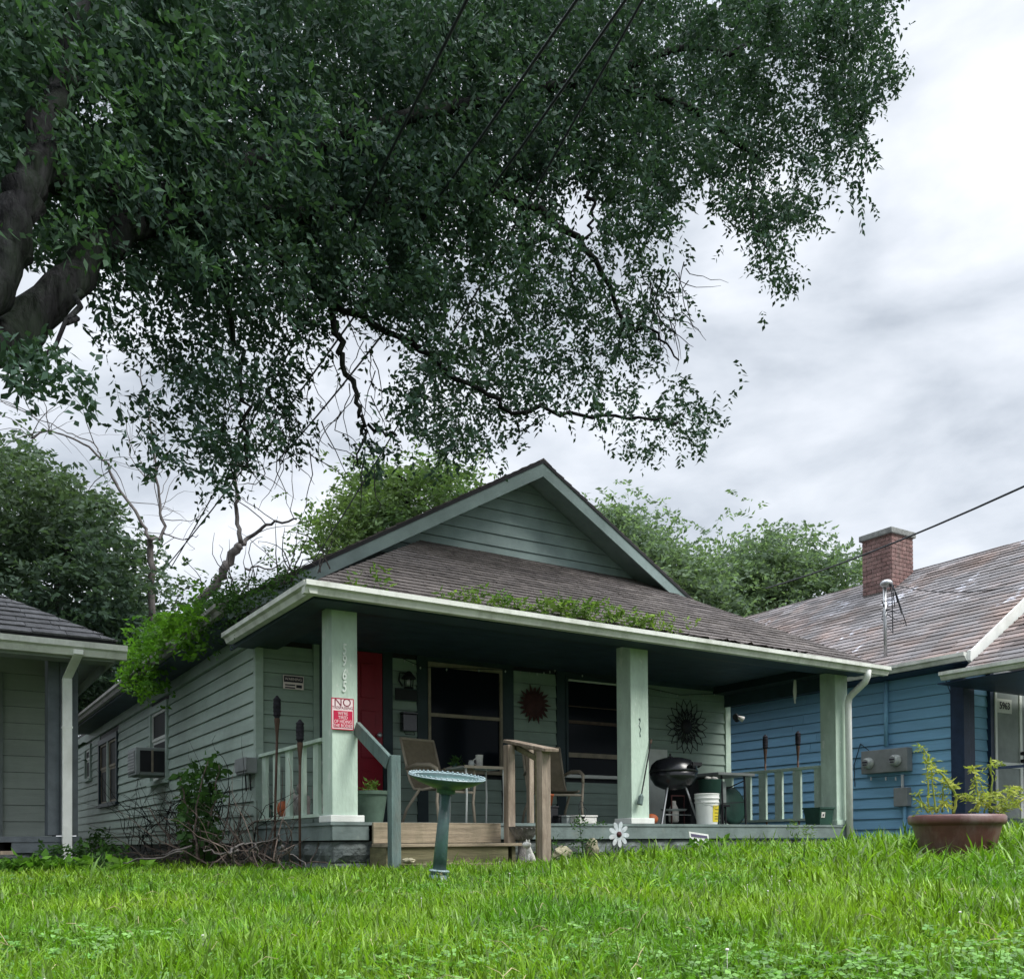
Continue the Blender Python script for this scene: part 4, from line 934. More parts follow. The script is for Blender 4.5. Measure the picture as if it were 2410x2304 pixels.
a = at(1289, 1883, Y=8.8); tag(obj('red_flowerpot', MB().lathe([(.05, 0), (.07, .11), (.078, .115), (.078, .135), (.06, .135), (.05, .02)], (a.x-.02, 8.78, ZD+.2), 16), M['terracotta'], smooth=True), 'terracotta pot on top of clutter behind the front railing post', 'pot')
# green planter by the door
pc = at(876, 1935, Y=8.55)
PT = thing('green_planter', 'large sage green planter between the left porch post and the newel post', 'planter', (pc.x, 8.6, ZD)); c0 = Vector((pc.x, 8.6, ZD))
obj('pot', MB().lathe([(.12, 0), (.125, .01), (.165, .27), (.18, .275), (.182, .31), (.165, .31), (.155, .27)], c0, 28), M['planter'], PT, auto=True)
obj('soil', MB().lathe([(.158, .275), (.01, .285)], c0, 20), M['soil'], PT)
leaves(np.array([(c0.x+rg.normal(0, .03), c0.y+rg.normal(0, .03), c0.z+rg.uniform(.32, .4)) for _ in range(10)]), 'gutw', 'sprout', PT, .06, .022, 6, .1, 5, droop=-.8)
# ledge ornaments behind the left railing
lz = .286
def led(px): 
    p = at(px, 1915, X=3.27); return Vector((3.29, p.y, lz))
c0 = led(632); tag(obj('green_glass_ball', MB().ball(c0+Vector((0, 0, .075)), .075, 16, 10, (1, 1, .95)), M['greenp'], smooth=True), 'dark green glass ball, first ornament by the house corner behind the left rail', 'ornament')
c0 = led(666); PK = thing('pumpkin_ornament', 'orange ceramic pumpkin behind the left porch railing', 'ornament', c0)
for k in range(8): obj('lobe', MB().ball(c0+Vector((math.cos(k*.785)*.03, math.sin(k*.785)*.03, .085)), .055, 10, 8, (1, 1, 1.5)), M['terracotta'], PK, smooth=True)
obj('stalk', MB().tube([c0+Vector((0, 0, .16)), c0+Vector((.01, 0, .19))], .01, 6), M['bamboo'], PK)
c0 = led(684); GN = thing('white_cone_ornament', 'tall white cone shaped ornament between the pumpkin and the grey bust', 'ornament', c0)
obj('cone', MB().lathe([(.065, 0), (.07, .02), (.045, .15), (.02, .27), (.004, .30)], c0, 16), M['whites'], GN, smooth=True)
obj('base', MB().lathe([(.075, -.0), (.075, .012)], c0, 16), M['whites'], GN)
c0 = led(702)+Vector((.02, 0, 0)); BS = thing('stone_bust', 'grey stone figure with round head behind the right torch of the left pair', 'statue', c0)
obj('torso', MB().lathe([(.075, 0), (.08, .02), (.075, .10), (.085, .17), (.07, .20), (.035, .215)], c0, 16), M['stone'], BS, smooth=True)
obj('head', MB().ball(c0+Vector((0, 0, .27)), .062, 14, 10, (.95, .95, 1.1)), M['stone'], BS, smooth=True)
obj('arm', MB().tube([c0+Vector((-.06, -.05, .17)), c0+Vector((-.05, -.09, .10)), c0+Vector((0, -.09, .09))], .02, 8), M['stone'], BS, smooth=True)
c0 = led(744)+Vector((.03, 0, 0)); SQ = thing('squirrel_statue', 'brown stone squirrel statue with raised tail beside the left porch post', 'statue', c0)
obj('base', MB().lathe([(.06, 0), (.065, .03), (.05, .06)], c0, 12), M['stone'], SQ, smooth=True)
obj('body', MB().ball(c0+Vector((0, 0, .13)), .05, 12, 10, (1, 1, 1.7)).ball(c0+Vector((0, -.03, .235)), .036, 10, 8, (.9, 1.2, 1)).ball(c0+Vector((0, -.045, .27)), .012, 6, 5, (1, .6, 1.8)), M['stone'], SQ, smooth=True)
obj('tail', MB().tube([c0+Vector((0, .06, .08)), c0+Vector((0, .12, .17)), c0+Vector((0, .12, .27)), c0+Vector((0, .07, .32))], [.02, .045, .04, .02], 10), M['stone'], SQ, smooth=True)
# tiki torches
def torch(hx, ht, hb, bx, by, X, label, g, tilt=0, zb=None):
    a = at(hx, ht, X=X); b = at(hx, hb, X=X); c0 = at(bx, by, X=X); gzb = float(gz(c0.x, c0.y)) if zb is None else zb
    h = (a-b).length; T = thing('tiki_torch', label, 'torch', (c0.x, c0.y, gzb), g); ax = (a-b).normalized()
    obj('wicker_head', MB().lathe([(.022, 0), (.034, h*.12), (.038, h*.5), (.034, h*.85), (.016, h*.95), (.01, h)], b, 14, ax), M['wicker'], T)
    for k in range(5): obj('wicker_band', MB().lathe([(.037, h*(.12+.17*k)), (.041, h*(.14+.17*k)), (.037, h*(.16+.17*k))], b, 14, ax, close=False), M['wicker'], T)
    obj('split_cane', MB().lathe([(.012, -.22), (.016, -.14), (.028, -.02), (.026, 0)], b, 10, ax), M['bamboo'], T)
    q_ = b-ax*.2; obj('pole', MB().tube([q_, q_.lerp(Vector((c0.x, c0.y, gzb)), .5)+Vector((0, .01, 0)), (c0.x, c0.y, gzb-.05)], [.013, .013, .012], 8), M['bamboo'], T, smooth=True)
g = 'tiki torches standing around the porch'
torch(652, 1637, 1690, 645, 1960, 3.02, 'taller torch with burnt wicker head left of the porch, nearest the house corner', g)
torch(706, 1693, 1747, 706, 1960, 3.06, 'shorter torch with black wicker head in front of the left porch railing', g)
torch(1801, 1728, 1763, 1806, 1900, 10.32, 'torch behind the right porch railing, the one nearer the hanging sunflower ornament', g)
torch(1878, 1720, 1755, 1882, 1900, 10.32, 'torch behind the right porch railing, the one nearer the right post', g)
# right end of deck: green pot, chime, floodlight
a = at(1930, 1934, Y=8.25); c0 = Vector((a.x, 8.27, ZD))
GP = thing('green_square_pot', 'dark green plastic pot with white label in front of the right porch post', 'pot', c0)
m = MB(); m.add([(c0.x+x*s_, c0.y+y*s_, c0.z+z) for z, s_ in ((0, .11), (.22, .135), (.22, .118), (.02, .10)) for x, y in ((-1, -1), (1, -1), (1, 1), (-1, 1))],
  [(3, 2, 1, 0)]+[(i*4+k, i*4+(k+1) % 4, (i+1)*4+(k+1) % 4, (i+1)*4+k) for i in range(3) for k in range(4)]+[(12, 13, 14, 15)])
obj('pot', m, M['greenp'], GP, bevel=.004)
obj('price_label', MB().prism([(c0.x-.10, c0.y-.1235, c0.z+.09), (c0.x-.035, c0.y-.1235, c0.z+.09), (c0.x-.035, c0.y-.132, c0.z+.16), (c0.x-.10, c0.y-.132, c0.z+.16)], (0, -.002, 0)), M['whites'], GP)
obj('label_print', MB().box(c0.x-.08, c0.x-.06, c0.y-.136, c0.y-.134, c0.z+.11, c0.z+.135), M['ink'], GP)
obj('rim', MB().box(c0.x-.142, c0.x+.142, c0.y-.142, c0.y-.118, c0.z+.2, c0.z+.222).box(c0.x-.142, c0.x+.142, c0.y+.118, c0.y+.142, c0.z+.2, c0.z+.222), M['greenp'], GP)
a = at(1870, 1600, Y=8.7); b = at(1871, 1655, Y=8.7)
WC = thing('wind_chime', 'white streamer hanging under the porch eave left of the right post', 'wind chime', (a.x, 8.7, b.z))
obj('cord', MB().tube([(a.x, 8.7, 2.26), a+Vector((0, 0, -.0))], .003, 5), M['wire'], WC)
obj('streamer', MB().tube([a, a.lerp(b, .5)+Vector((-.015, 0, 0)), b], [.012, .016, .01], 6), M['white'], WC)
obj('streamer', MB().tube([a+Vector((.02, 0, 0)), a.lerp(b, .5)+Vector((.02, 0, 0)), b+Vector((.012, 0, .06))], [.008, .012, .008], 6), M['white'], WC)
a = at(1733, 1687, X=10.36)
FD = thing('flood_light', 'small double floodlight on the right rear corner of the porch', 'lamp', a)
obj('base', MB().lathe([(.05, 0), (.05, .02)], a+Vector((-.03, 0, 0)), 12, (1, 0, 0)), M['blackm'], FD)
for s in (-1, 1): obj('lamp_head', MB().lathe([(.02, 0), (.03, .03), (.045, .09), (.04, .095)], a+Vector((0, -.03, 0)), 12, (.5, -.5*s+.2, -.3)), M['whites'] if s > 0 else M['blackm'], FD, smooth=True)

# ------------------------------------------------------------ garden pieces in front
bb = at(1030, 2062, d=5.65); bb.z = float(gz(bb.x, bb.y)); zr_ = at(1050, 1840, d=5.6).z
BB = thing('bird_bath', 'tilted dark green metal bird bath with scalloped bowl on the lawn', 'bird bath', bb)
ax = (CA*.045+Vector((0, 0, 1))+CC*.0).normalized(); topc = at(1050, 1856, d=5.65)
obj('pedestal', MB().tube([bb-Vector((0, 0, .05)), bb+(topc-bb)*.14], [.062, .058], 20).tube([bb+(topc-bb)*.14, bb+(topc-bb)*.17], [.05, .05], 20).tube([bb+(topc-bb)*.12, bb+(topc-bb)*.55, topc], [.042, .036, .030], 20), M['bath'], BB, smooth=True)
obj('collar', MB().lathe([(.058, 0), (.062, .008), (.055, .016)], bb+(topc-bb)*.165, 20, (topc-bb)), M['bathtop'], BB)
tax = (Vector((0, 0, 1))+CA*.105-CC*.16).normalized()
obj('bowl', MB().lathe([(.035, -.03), (.055, -.025), (.055, 0), (.09, .006), (.17, .035), (.225, .066), (.228, .072)], topc-tax*.0, 40, tax, close=True), M['bath'], BB, smooth=True)
obj('basin', MB().lathe([(.01, .032), (.08, .036), (.16, .052), (.205, .073), (.226, .079), (.229, .0725)], topc, 40, tax, close=False), M['bathtop'], BB, smooth=True)
u_ = tax.orthogonal().normalized(); v_ = tax.cross(u_)
for k in range(44):
    a = 2*math.pi*k/44; c0 = topc+tax*.080+(u_*math.cos(a)+v_*math.sin(a))*.220
    obj('scallop', MB().ball(c0, .0078, 6, 5, (1, 1, .8)), M['bathtop'], BB, smooth=True)
# spinner flower
c0 = at(1456, 1963, Y=7.6); zg_ = float(gz(c0.x, c0.y))
SF = thing('flower_spinner', 'metal daisy spinner with white and teal petals on a stake before the porch', 'garden ornament', (c0.x, c0.y, zg_))
obj('stake', MB().tube([(c0.x, c0.y+.01, zg_-.05), c0], .005, 6), M['blackm'], SF)
obj('hub', MB().lathe([(.03, 0), (.03, .012), (.012, .03)], c0-Vector((0, .0, 0)), 14, (-.1, -1, 0)), M['rust'], SF, smooth=True)
for k in range(9):
    a = 2*math.pi*k/9+.25; dv = Vector((math.sin(a), 0, math.cos(a))); sv = Vector((math.cos(a), 0, -math.sin(a))); nv = Vector((0, -1, 0))
    pr = [(0.02, .009), (.05, .017), (.09, .024), (.115, .019), (.130, .007)]
    pts = [c0+dv*r+sv*w_+nv*.006 for r, w_ in pr]+[c0+dv*r-sv*w_+nv*.006 for r, w_ in pr[::-1]]
    obj('petal', MB().prism(pts, (0, .004, 0)), M['petal'], SF)
    if k in (1, 2, 3, 4, 5): obj('back_petal', MB().prism([c0+Vector((0, .012, 0))+dv.lerp(sv, .35)*r*.85+sv*w_*.6 for r, w_ in pr]+[c0+Vector((0, .012, 0))+dv.lerp(sv, .35)*r*.85-sv*w_*.6 for r, w_ in pr[::-1]], (0, .003, 0)), M['teal'], SF)
# small yard sign
pa = [at(x, y, Y=7.35) for x, y in ((1621, 1956), (1667, 1963), (1671, 1992), (1627, 1988))]
YS = thing('yard_sign', 'small tilted white yard sign with dark header in the grass', 'sign', (pa[0].x+.08, 7.35, float(gz(pa[0].x, 7.35))))
obj('panel', MB().prism(pa, (0, .008, 0)), M['white'], YS)
hd = [pa[0].lerp(pa[1], .08).lerp(pa[3].lerp(pa[2], .08), .14), pa[0].lerp(pa[1], .92).lerp(pa[3].lerp(pa[2], .92), .14), pa[0].lerp(pa[1], .92).lerp(pa[3].lerp(pa[2], .92), .36), pa[0].lerp(pa[1], .08).lerp(pa[3].lerp(pa[2], .08), .36)]
obj('header_strip', MB().prism([p-Vector((0, .003, 0)) for p in hd], (0, .002, 0)), M['purple'], YS)
for k, (t0_, t1_) in enumerate(((.2, .38), (.55, .7))):
    q0 = pa[0].lerp(pa[1], t0_).lerp(pa[3].lerp(pa[2], t0_), .5); q1 = pa[0].lerp(pa[1], t1_).lerp(pa[3].lerp(pa[2], t1_), .66)
    obj('printed_mark', MB().beam(q0-Vector((0, .003, 0)), q1-Vector((0, .003, 0)), .003, .012), M['ink'], YS)
obj('stake', MB().tube([(pa[0].x+.1, 7.362, pa[3].z), (pa[0].x+.1, 7.362, pa[3].z-.25)], .004, 6), M['steel'], YS)
# urn, figurine, stone, hook
a = at(1236, 1960, Y=7.86); z0 = float(gz(a.x, 7.86)); c0 = Vector((a.x, 7.9, z0)); hh = at(1236, 1945, Y=7.9).z-z0
UR = thing('stone_urn', 'grey fluted stone urn half hidden between the two railing posts', 'urn', c0)
obj('bowl', MB().lathe([(.05, hh-.14), (.08, hh-.12), (.13, hh-.07), (.15, hh-.01), (.165, hh), (.15, hh), (.12, hh-.05)], c0, 28), M['stone'], UR, smooth=True)
obj('stem', MB().lathe([(.11, -.02), (.11, .03), (.06, .05), (.045, hh-.16), (.05, hh-.13)], c0, 20), M['stone'], UR, smooth=True)
for k in range(20):
    t = 2*math.pi*k/20; obj('flute', MB().tube([c0+Vector((math.cos(t)*.085, math.sin(t)*.085, hh-.12)), c0+Vector((math.cos(t)*.152, math.sin(t)*.152, hh-.015))], [.007, .012], 6), M['stone'], UR)
a = at(1247, 2022, Y=7.45); c0 = Vector((a.x, 7.45, float(gz(a.x, 7.45))))
FG = thing('white_dog_figurine', 'small chipped white animal figurine at the foot of the steps by the railing', 'figurine', c0)
s1_ = 1.25
obj('body', MB().tube([c0+Vector((.03, 0, .03)), c0+Vector((.01, 0, .09)), c0+Vector((-.01, 0, .15)), c0+Vector((-.02, 0, .19))], [.04, .038, .028, .022], 10).ball(c0+Vector((-.04, -.01, .205)), .034, 10, 8, (1.4, .9, .9)), M['whites'], FG, smooth=True)
for s in (-1, 1):
    obj('leg', MB().tube([c0+Vector((-.015, s*.02, .12)), c0+Vector((-.03, s*.022, .06)), c0+Vector((-.035, s*.022, 0))], .012, 7), M['whites'], FG, smooth=True)
    obj('ear', MB().ball(c0+Vector((-.02, s*.022, .235)), .013, 6, 5, (.7, .6, 1.6)), M['whites'], FG)
obj('plinth', MB().box(c0.x-.055, c0.x+.07, c0.y-.04, c0.y+.04, c0.z-.02, c0.z+.012), M['whites'], FG, bevel=.004)
def rock(name, label, px0, px1, yt, yb, Y, mt, seed, cat='stone'):
    a = at(px0, yb, Y=Y); b = at(px1, yt, Y=Y); rg_ = random.Random(seed); c0 = Vector(((a.x+b.x)/2, Y, (a.z+b.z)/2)); m = MB().ball(c0, 1, 10, 8, ((b.x-a.x)/2, .07, (b.z-a.z)/2))
    m.v = [tuple(c0+(Vector(v)-c0)*rg_.uniform(.85, 1.12)) for v in m.v]; o = obj(name, m, M[mt]); tag(o, label, cat)
rock('garden_stone', 'upright tan stone leaning on the porch foundation right of the railing', 1380, 1406, 1972, 2025, 7.9, 'palestone', 3)
rock('garden_stone', 'flat pale stone at the foot of the newel post', 946, 975, 2018, 2032, 7.45, 'palestone', 5)
rock('garden_stone', 'low mossy stone right behind the tall front railing post', 1300, 1345, 1990, 2035, 7.7, 'palestone', 8)
a = at(1372, 1910, Y=7.95); c0 = Vector((a.x, 7.95, float(gz(a.x, 7.95))))
HK = thing('plant_hook', 'thin black wire plant hook with hanging ring in front of the grey tote', 'plant hook', c0)
obj('stake', MB().tube([c0, (c0.x-.05, 7.95, .25), (a.x-.05, 7.95, a.z+.06), (a.x-.03, 7.95, a.z+.11), (a.x, 7.95, a.z+.10), (a.x+.005, 7.95, a.z+.06)], .0035, 6), M['blackm'], HK)
obj('ring', MB().tube([(a.x+math.cos(t)*.05, 7.95, a.z+math.sin(t)*.05) for t in np.linspace(0, 6.28, 25)], .0032, 5), M['blackm'], HK)
obj('cup', MB().lathe([(.012, -.07), (.025, -.052), (.022, -.05)], a, 10), M['blackm'], HK)
# big brown pot on the lawn
c0 = at(2252, 1985, d=6.35); c0.z = float(gz(c0.x, c0.y))-.03; ztop = at(2252, 1917, d=6.3).z; hh = ztop-c0.z+.0; rw = .292
BP = thing('brown_planter', 'large round brown resin planter with yellowing plants on the lawn', 'planter', c0)
print('pot', c0, hh)
obj('pot', MB().lathe([(.20, 0), (.215, .02), (rw-.02, hh-.075), (rw-.018, hh-.068), (rw, hh-.062), (rw+.008, hh-.045), (rw+.008, hh-.012), (rw-.002, hh), (rw-.03, hh), (rw-.045, hh-.05)], c0, 44), M['potb'], BP, smooth=True)
obj('soil', MB().lathe([(rw-.045, hh-.045), (.01, hh-.03)], c0, 24), M['soil'], BP)
def stem_plant(pts, lab_, parent, r=.006, seed=0, n=10, lsz=.045):
    m, P_, rad_ = limb([Vector(p) for p in pts], r, r*.5, .004, 6, 4, seed)
    s_ = obj('stem', m, M['pale'], parent, smooth=True)
    rg_ = np.random.default_rng(seed); arr = []
    for k in range(n): arr.append(P_[rg_.integers(len(P_)//4, len(P_))]+Vector(rg_.normal(0, .012, 3)))
    leaves(np.array([tuple(a_) for a_ in arr]), 'pale', 'leaf_spray', parent, lsz, .013, 6, .09, seed, droop=-.1, kind='stuff')
def pp_(x, y, dd=0): return at(2130+x*.2664, 1560+y*.2664, d=6.3+dd)
stems = [[(430, 1330), (460, 1190), (400, 1100), (340, 1000), (240, 910), (170, 840)], [(210, 1320), (205, 1150), (200, 950), (215, 830), (140, 740)], [(270, 1320), (250, 1120), (235, 960), (225, 900)],
 [(200, 1320), (165, 1250), (115, 1140)], [(330, 1320), (340, 1150), (360, 1050), (450, 1090)], [(640, 1320), (650, 1230), (700, 1190), (860, 1165)], [(640, 1320), (660, 1240), (630, 1100), (610, 960), (590, 900)],
 [(740, 1320), (760, 1180), (770, 1000), (760, 900), (860, 870)], [(830, 1330), (930, 1270), (1050, 1200)], [(560, 1320), (620, 1270), (700, 1180), (830, 1140), (960, 1110)], [(750, 1320), (800, 1270), (900, 1190), (1000, 1130)],
 [(470, 1200), (540, 1170), (620, 1160)], [(290, 1320), (310, 1250), (380, 1230)], [(700, 1320), (720, 1200), (650, 1040)], [(820, 1300), (870, 1230), (980, 1140), (1040, 1120)]]
for i, s_ in enumerate(stems): stem_plant([pp_(x, y, .08*math.sin(i*2.1)) for x, y in s_], '', BP, .011 if i in (0, 5, 8) else .007, 40+i, 10)

# ------------------------------------------------------------ wall things on the left side
a = at(332, 1823, X=2.75); 
y0, y1 = 14.72, 15.3
AC = thing('window_air_conditioner', 'boxy window air conditioner sticking out of the side wall window', 'air conditioner', (2.98, 15.0, .98))
ya, yb = 14.74, 15.36; zb_, zt2 = 1.03, 1.44
obj('case', MB().box(2.74, 3.19, ya, yb, zb_, zt2), M['lsoff'], AC, bevel=.012)
obj('grille', MB().box(2.80, 3.14, ya-.008, ya-.001, zb_+.05, zt2-.05), M['blackm'], AC)
obj('post', MB().box(2.955, 2.985, ya-.014, ya-.009, zb_+.04, zt2-.04), M['tan'], AC)
obj('rear_grille', MB().box(2.731, 2.739, ya+.06, yb-.06, zb_+.05, zt2-.05), M['meter'], AC)
for k in range(7): obj('louvre', MB().box(2.728, 2.7305, ya+.07, yb-.07, zb_+.07+.045*k, zb_+.09+.045*k), M['steel'], AC)
a = at(572, 1825, X=3.13); b = at(598, 1782, X=3.13)
EB = thing('utility_box', 'small grey utility box on the side wall near the front corner', 'utility box', (3.12, (a.y+b.y)/2, a.z))
obj('box', MB().box(3.05, 3.168, b.y, a.y, a.z, b.z), M['meter'], EB, bevel=.01)
obj('cover', MB().box(3.038, 3.049, b.y-.01, a.y+.01, a.z+.03, b.z+.005), M['meter'], EB, bevel=.006)
for t in (.3, .7): obj('conduit', MB().tube([(3.12, b.y+(a.y-b.y)*t, a.z), (3.13, b.y+(a.y-b.y)*t, a.z-.18)], .008, 6), M['blackm'], EB)

# ------------------------------------------------------------ blue house
BX = 12.15
BH = thing('blue_house', 'blue clapboard house with patchy shingle roof at the right edge', 'house', (BX, 8, 0))
rowsB = [(.01+.1555*k, .01+.1555*(k+1)-.004) for k in range(16)]
side_rows(BX, 8.0, 24, rowsB, [], M['blue'], BH)
obj('side_wall', MB().box(BX, BX+.1, 8.0, 24, -.3, 2.6), M['blackm'], BH)
obj('foundation', MB().box(BX+.02, BX+5, 8.0, 24, -.6, .005), M['block'], BH)
obj('corner_post', MB().box(BX-.04, BX+.10, 7.80, 7.999, -.15, 2.2), M['navy'], BH, bevel=.005)
obj('corner_post', MB().box(BX+.101, BX+.26, 7.83, 7.97, -.15, 2.2), M['navy'], BH, bevel=.005)
for z0, z1 in rowsB[1:]:
    if z1 < 2.5: obj('siding_board', board_x(None, BX+.26, 12.90, 7.97, z0, z1), M['blue'], BH)
obj('front_wall', MB().box(BX+.1, 17, 7.972, 8.06, -.2, 2.7), M['blackm'], BH)
for z0, z1 in rowsB[2:]: obj('siding_board', board_x(None, 13.91, 17, 7.97, z0, z1), M['blue'], BH)
obj('gable_wall', MB().prism([(12.3, 7.975, 2.5), (18.5, 7.975, 2.5), (15.4, 7.975, 4.6)], (0, .08, 0)), M['blue'], BH)
bd_ = obj('door', MB().box(12.99, 13.80, 7.90, 7.95, .30, 2.34), M['lsoff'], BH, bevel=.004)
obj('casing', MB().box(12.90, 12.985, 7.90, 7.965, .29, 2.42), M['navy'], BH)
obj('casing', MB().box(12.986, 13.9, 7.90, 7.965, 2.342, 2.42), M['white'], BH)
obj('storm_frame', MB().box(12.99, 13.04, 7.885, 7.899, .30, 2.34).box(13.041, 13.6, 7.885, 7.899, 1.02, 1.10).box(13.6, 13.66, 7.885, 7.899, .30, 2.34), M['white'], bd_)
dn = at(2364, 1661, Y=7.88)
text('5963', .145, (dn.x+.02, 7.886, dn.z), (1, 0, 0), (0, 0, 1), M['ink'], 'house_digits', bd_, .003, sx=.9)
obj('number_plate', MB().box(dn.x-.19, dn.x+.2, 7.890, 7.899, dn.z-.10, dn.z+.10), M['sill'], bd_)
for z in (1.24, 1.13): obj('door_knob', MB().lathe([(.025, 0), (.03, .03), (.02, .05)], (13.62, 7.885, z), 12, (0, -1, 0)), M['blackm'], bd_, smooth=True)
obj('porch_floor', MB().box(12.2, 16, 6.5, 7.79, .1, .27), M['deck'], BH)
PRb = obj('porch_railing', MB().beam(at(2300, 1810, Y=7.0), at(2440, 1800, Y=6.7), .04, .035), M['navy'], BH)
# roofs
BEX, BEZ, BRX, BRZ = 11.78, 2.47, 15.4, 4.88
shingles([(BEX, 21, BEZ), (BEX, 7.5, BEZ), (BRX, 7.5, BRZ), (BRX, 21, BRZ)], M['shingleB'], BH, nparts=300, wtab=.33, e=.14)
shingles([(19.0, 7.5, BEZ), (19.0, 21, BEZ), (BRX, 21, BRZ), (BRX, 7.5, BRZ)], M['shingleB'], BH, nparts=0, wtab=.33, e=.14)
shingles([(11.52, 7.42, 2.19), (11.52, 4.6, 2.19), (14.2, 4.6, 3.90), (14.2, 7.42, 3.90)], M['shingleB'], BH, nparts=60, wtab=.33, e=.14)
kgutter((BEX, 21, BEZ-.01), (BEX, 7.50, BEZ-.01), (-1, 0, 0), M['gutter'], BH)
kgutter((11.53, 7.70, 2.20), (11.53, 4.6, 2.20), (-1, 0, 0), M['gutter'], BH)
obj('soffit', MB().box(BEX-.02, BX+.01, 7.5, 21, BEZ-.13, BEZ-.115), M['navy'], BH)
obj('soffit', MB().box(11.52, 14.5, 4.7, 7.79, 2.06, 2.075), M['navy'], BH)
obj('rake_board', MB().prism([(BEX+.02, 7.47, BEZ+.02), (BRX, 7.47, BRZ+.03), (BRX, 7.47, BRZ-.17), (BEX+.02, 7.47, BEZ-.16)], (0, .028, 0)), M['white'], BH)
obj('rake_trim', MB().prism([(BEX-.04, 7.45, BEZ+.01), (BEX+.02, 7.45, BEZ+.03), (BEX+.12, 7.45, BEZ-.14), (BEX+.05, 7.45, BEZ-.18), (BEX-.05, 7.45, BEZ-.12)], (0, .05, 0)), M['white'], BH)
# chimney of separate bricks
CXc = at(2085, 1350, X=14.95)
CH = obj('chimney', MB().box(14.70, 15.30, CXc.y-.30, CXc.y+.30, 4.2, 5.52), M['mortar'], BH)
cy0, cy1, cx0, cx1 = CXc.y-.30, CXc.y+.30, 14.70, 15.30
z = 4.45; r = 0
while z < 5.44:
    off = .105 if r % 2 else 0
    for k in range(-1, 4):
        a = max(cx0, cx0+k*.205+off); b = min(cx1, cx0+k*.205+off+.195)
        if b-a > .03: obj('brick', MB().box(a, b, cy0-.012-.003*random.random(), cy0, z, z+.062), M['brick'], CH)
        a = max(cy0, cy0+k*.205+.105-off); b = min(cy1, cy0+k*.205+.105-off+.195)
        if b-a > .03: obj('brick', MB().box(cx0-.012-.003*random.random(), cx0, a, b, z, z+.062), M['brick'], CH)
    z += .074; r += 1
obj('chimney_cap', MB().box(cx0-.05, cx1+.05, cy0-.05, cy1+.05, 5.44, 5.55), M['cap'], CH, bevel=.015)
obj('flue', MB().lathe([(.12, 5.58), (.12, 5.6)], (15.0, CXc.y, 0), 14), M['cap'], CH)
# meters, conduits
def onb(px, py, off=.03): return at(px, py, X=BX-off)
a = onb(2032, 1822, .1); b = onb(2140, 1766, .1)
EM = thing('electric_meter_box', 'grey double electric meter box with two glass dials on blue siding', 'meter box', (BX-.08, (a.y+b.y)/2, a.z))
obj('cabinet', MB().box(BX-.15, BX-.028, b.y, a.y, a.z, a.z+.34), M['meter'], EM, bevel=.008)
for px, py in ((2046, 1796), (2110, 1789)):
    c0 = at(px, py, X=BX-.15); d_ = obj('meter', MB().lathe([(.085, 0), (.085, .03), (.078, .035), (.078, .07), (.06, .095), (.02, .10)], c0, 20, (-1, 0, 0)), M['lens'], EM, smooth=True)
    obj('dial', MB().lathe([(.055, .101), (.055, .106)], c0, 16, (-1, 0, 0)), M['meter'], d_)
    obj('dial_bar', MB().box(c0.x-.112, c0.x-.107, c0.y-.04, c0.y+.04, c0.z+.0, c0.z+.02).box(c0.x-.112, c0.x-.107, c0.y-.03, c0.y+.03, c0.z-.035, c0.z-.02), M['ink'], d_)
for px in (2050, 2085, 2108): c0 = onb(px, 1828, .09); obj('knockout', MB().tube([c0, c0-Vector((0, 0, .05))], .012, 8), M['steel'], EM)
t0_ = onb(2086, 1757, .07); t1_ = at(2078, 1590, X=BX-.06)
CD = thing('service_mast', 'service conduit rising from the meter box through the blue eave to a weatherhead', 'conduit', (t0_.x, t0_.y, t0_.z))
mt_ = at(2073, 1385, X=BX-.06)
obj('conduit', MB().tube([t0_, (BX-.06, t0_.y, BEZ-.14)], .032, 10), M['blue'], CD, smooth=True)
obj('mast', MB().tube([(BX-.06, t0_.y, BEZ+.1), (BX-.06, t0_.y, mt_.z)], .026, 10), M['steel'], CD, smooth=True)
hd_ = Vector((BX-.06, t0_.y, mt_.z))
obj('weatherhead', MB().ball(hd_+Vector((0, -.03, .05)), .075, 12, 8, (1, 1.3, .8)), M['steel'], CD, smooth=True)
rgx = random.Random(5)
for k in range(6):
    e_ = hd_+Vector((rgx.uniform(-.1, .1), rgx.uniform(-.35, -.08), rgx.uniform(-.75, -.2)))
    obj('wire_loop', MB().tube([hd_+Vector((0, -.08, .04)), hd_.lerp(e_, .3)+Vector((-.05, -.12, .06)), e_, e_.lerp(hd_, .5)+Vector((0, .12, -.1)), hd_+Vector((0, .02*k-.05, -.35))], .008, 5), M['wire'], CD, smooth=True)
a = onb(2108, 1898, .08); b = onb(2140, 1852, .08)
DB = thing('disconnect_box', 'small grey disconnect box below the double meter box', 'utility box', (BX-.08, (a.y+b.y)/2, a.z))
obj('box', MB().box(BX-.13, BX-.03, b.y, a.y, a.z, b.z), M['meter'], DB, bevel=.008)
c0 = onb(2124, 1826, .07); obj('conduit', MB().tube([c0+Vector((0, 0, .02)), (c0.x, c0.y, b.z)], .022, 8), M['steel'], DB)
c1 = onb(2129, 1900, .07); c2 = onb(2129, 1966, .07); obj('conduit', MB().tube([(c1.x, c1.y, a.z), c2], .025, 8).tube([c2+Vector((0, 0, .14)), c2], .042, 8), M['blue'], DB)
cable('loose_cable', 'thin dark cable looped on the blue wall left of the meter box', 'cable', [onb(2012, 1850), onb(2010, 1800), onb(2025, 1750), onb(2048, 1768, .1)], .006)
cable('loose_cable', 'thin cable running down from the blue eave to the corner post', 'cable', [onb(2222, 1590), onb(2240, 1640), onb(2252, 1660)], .005)

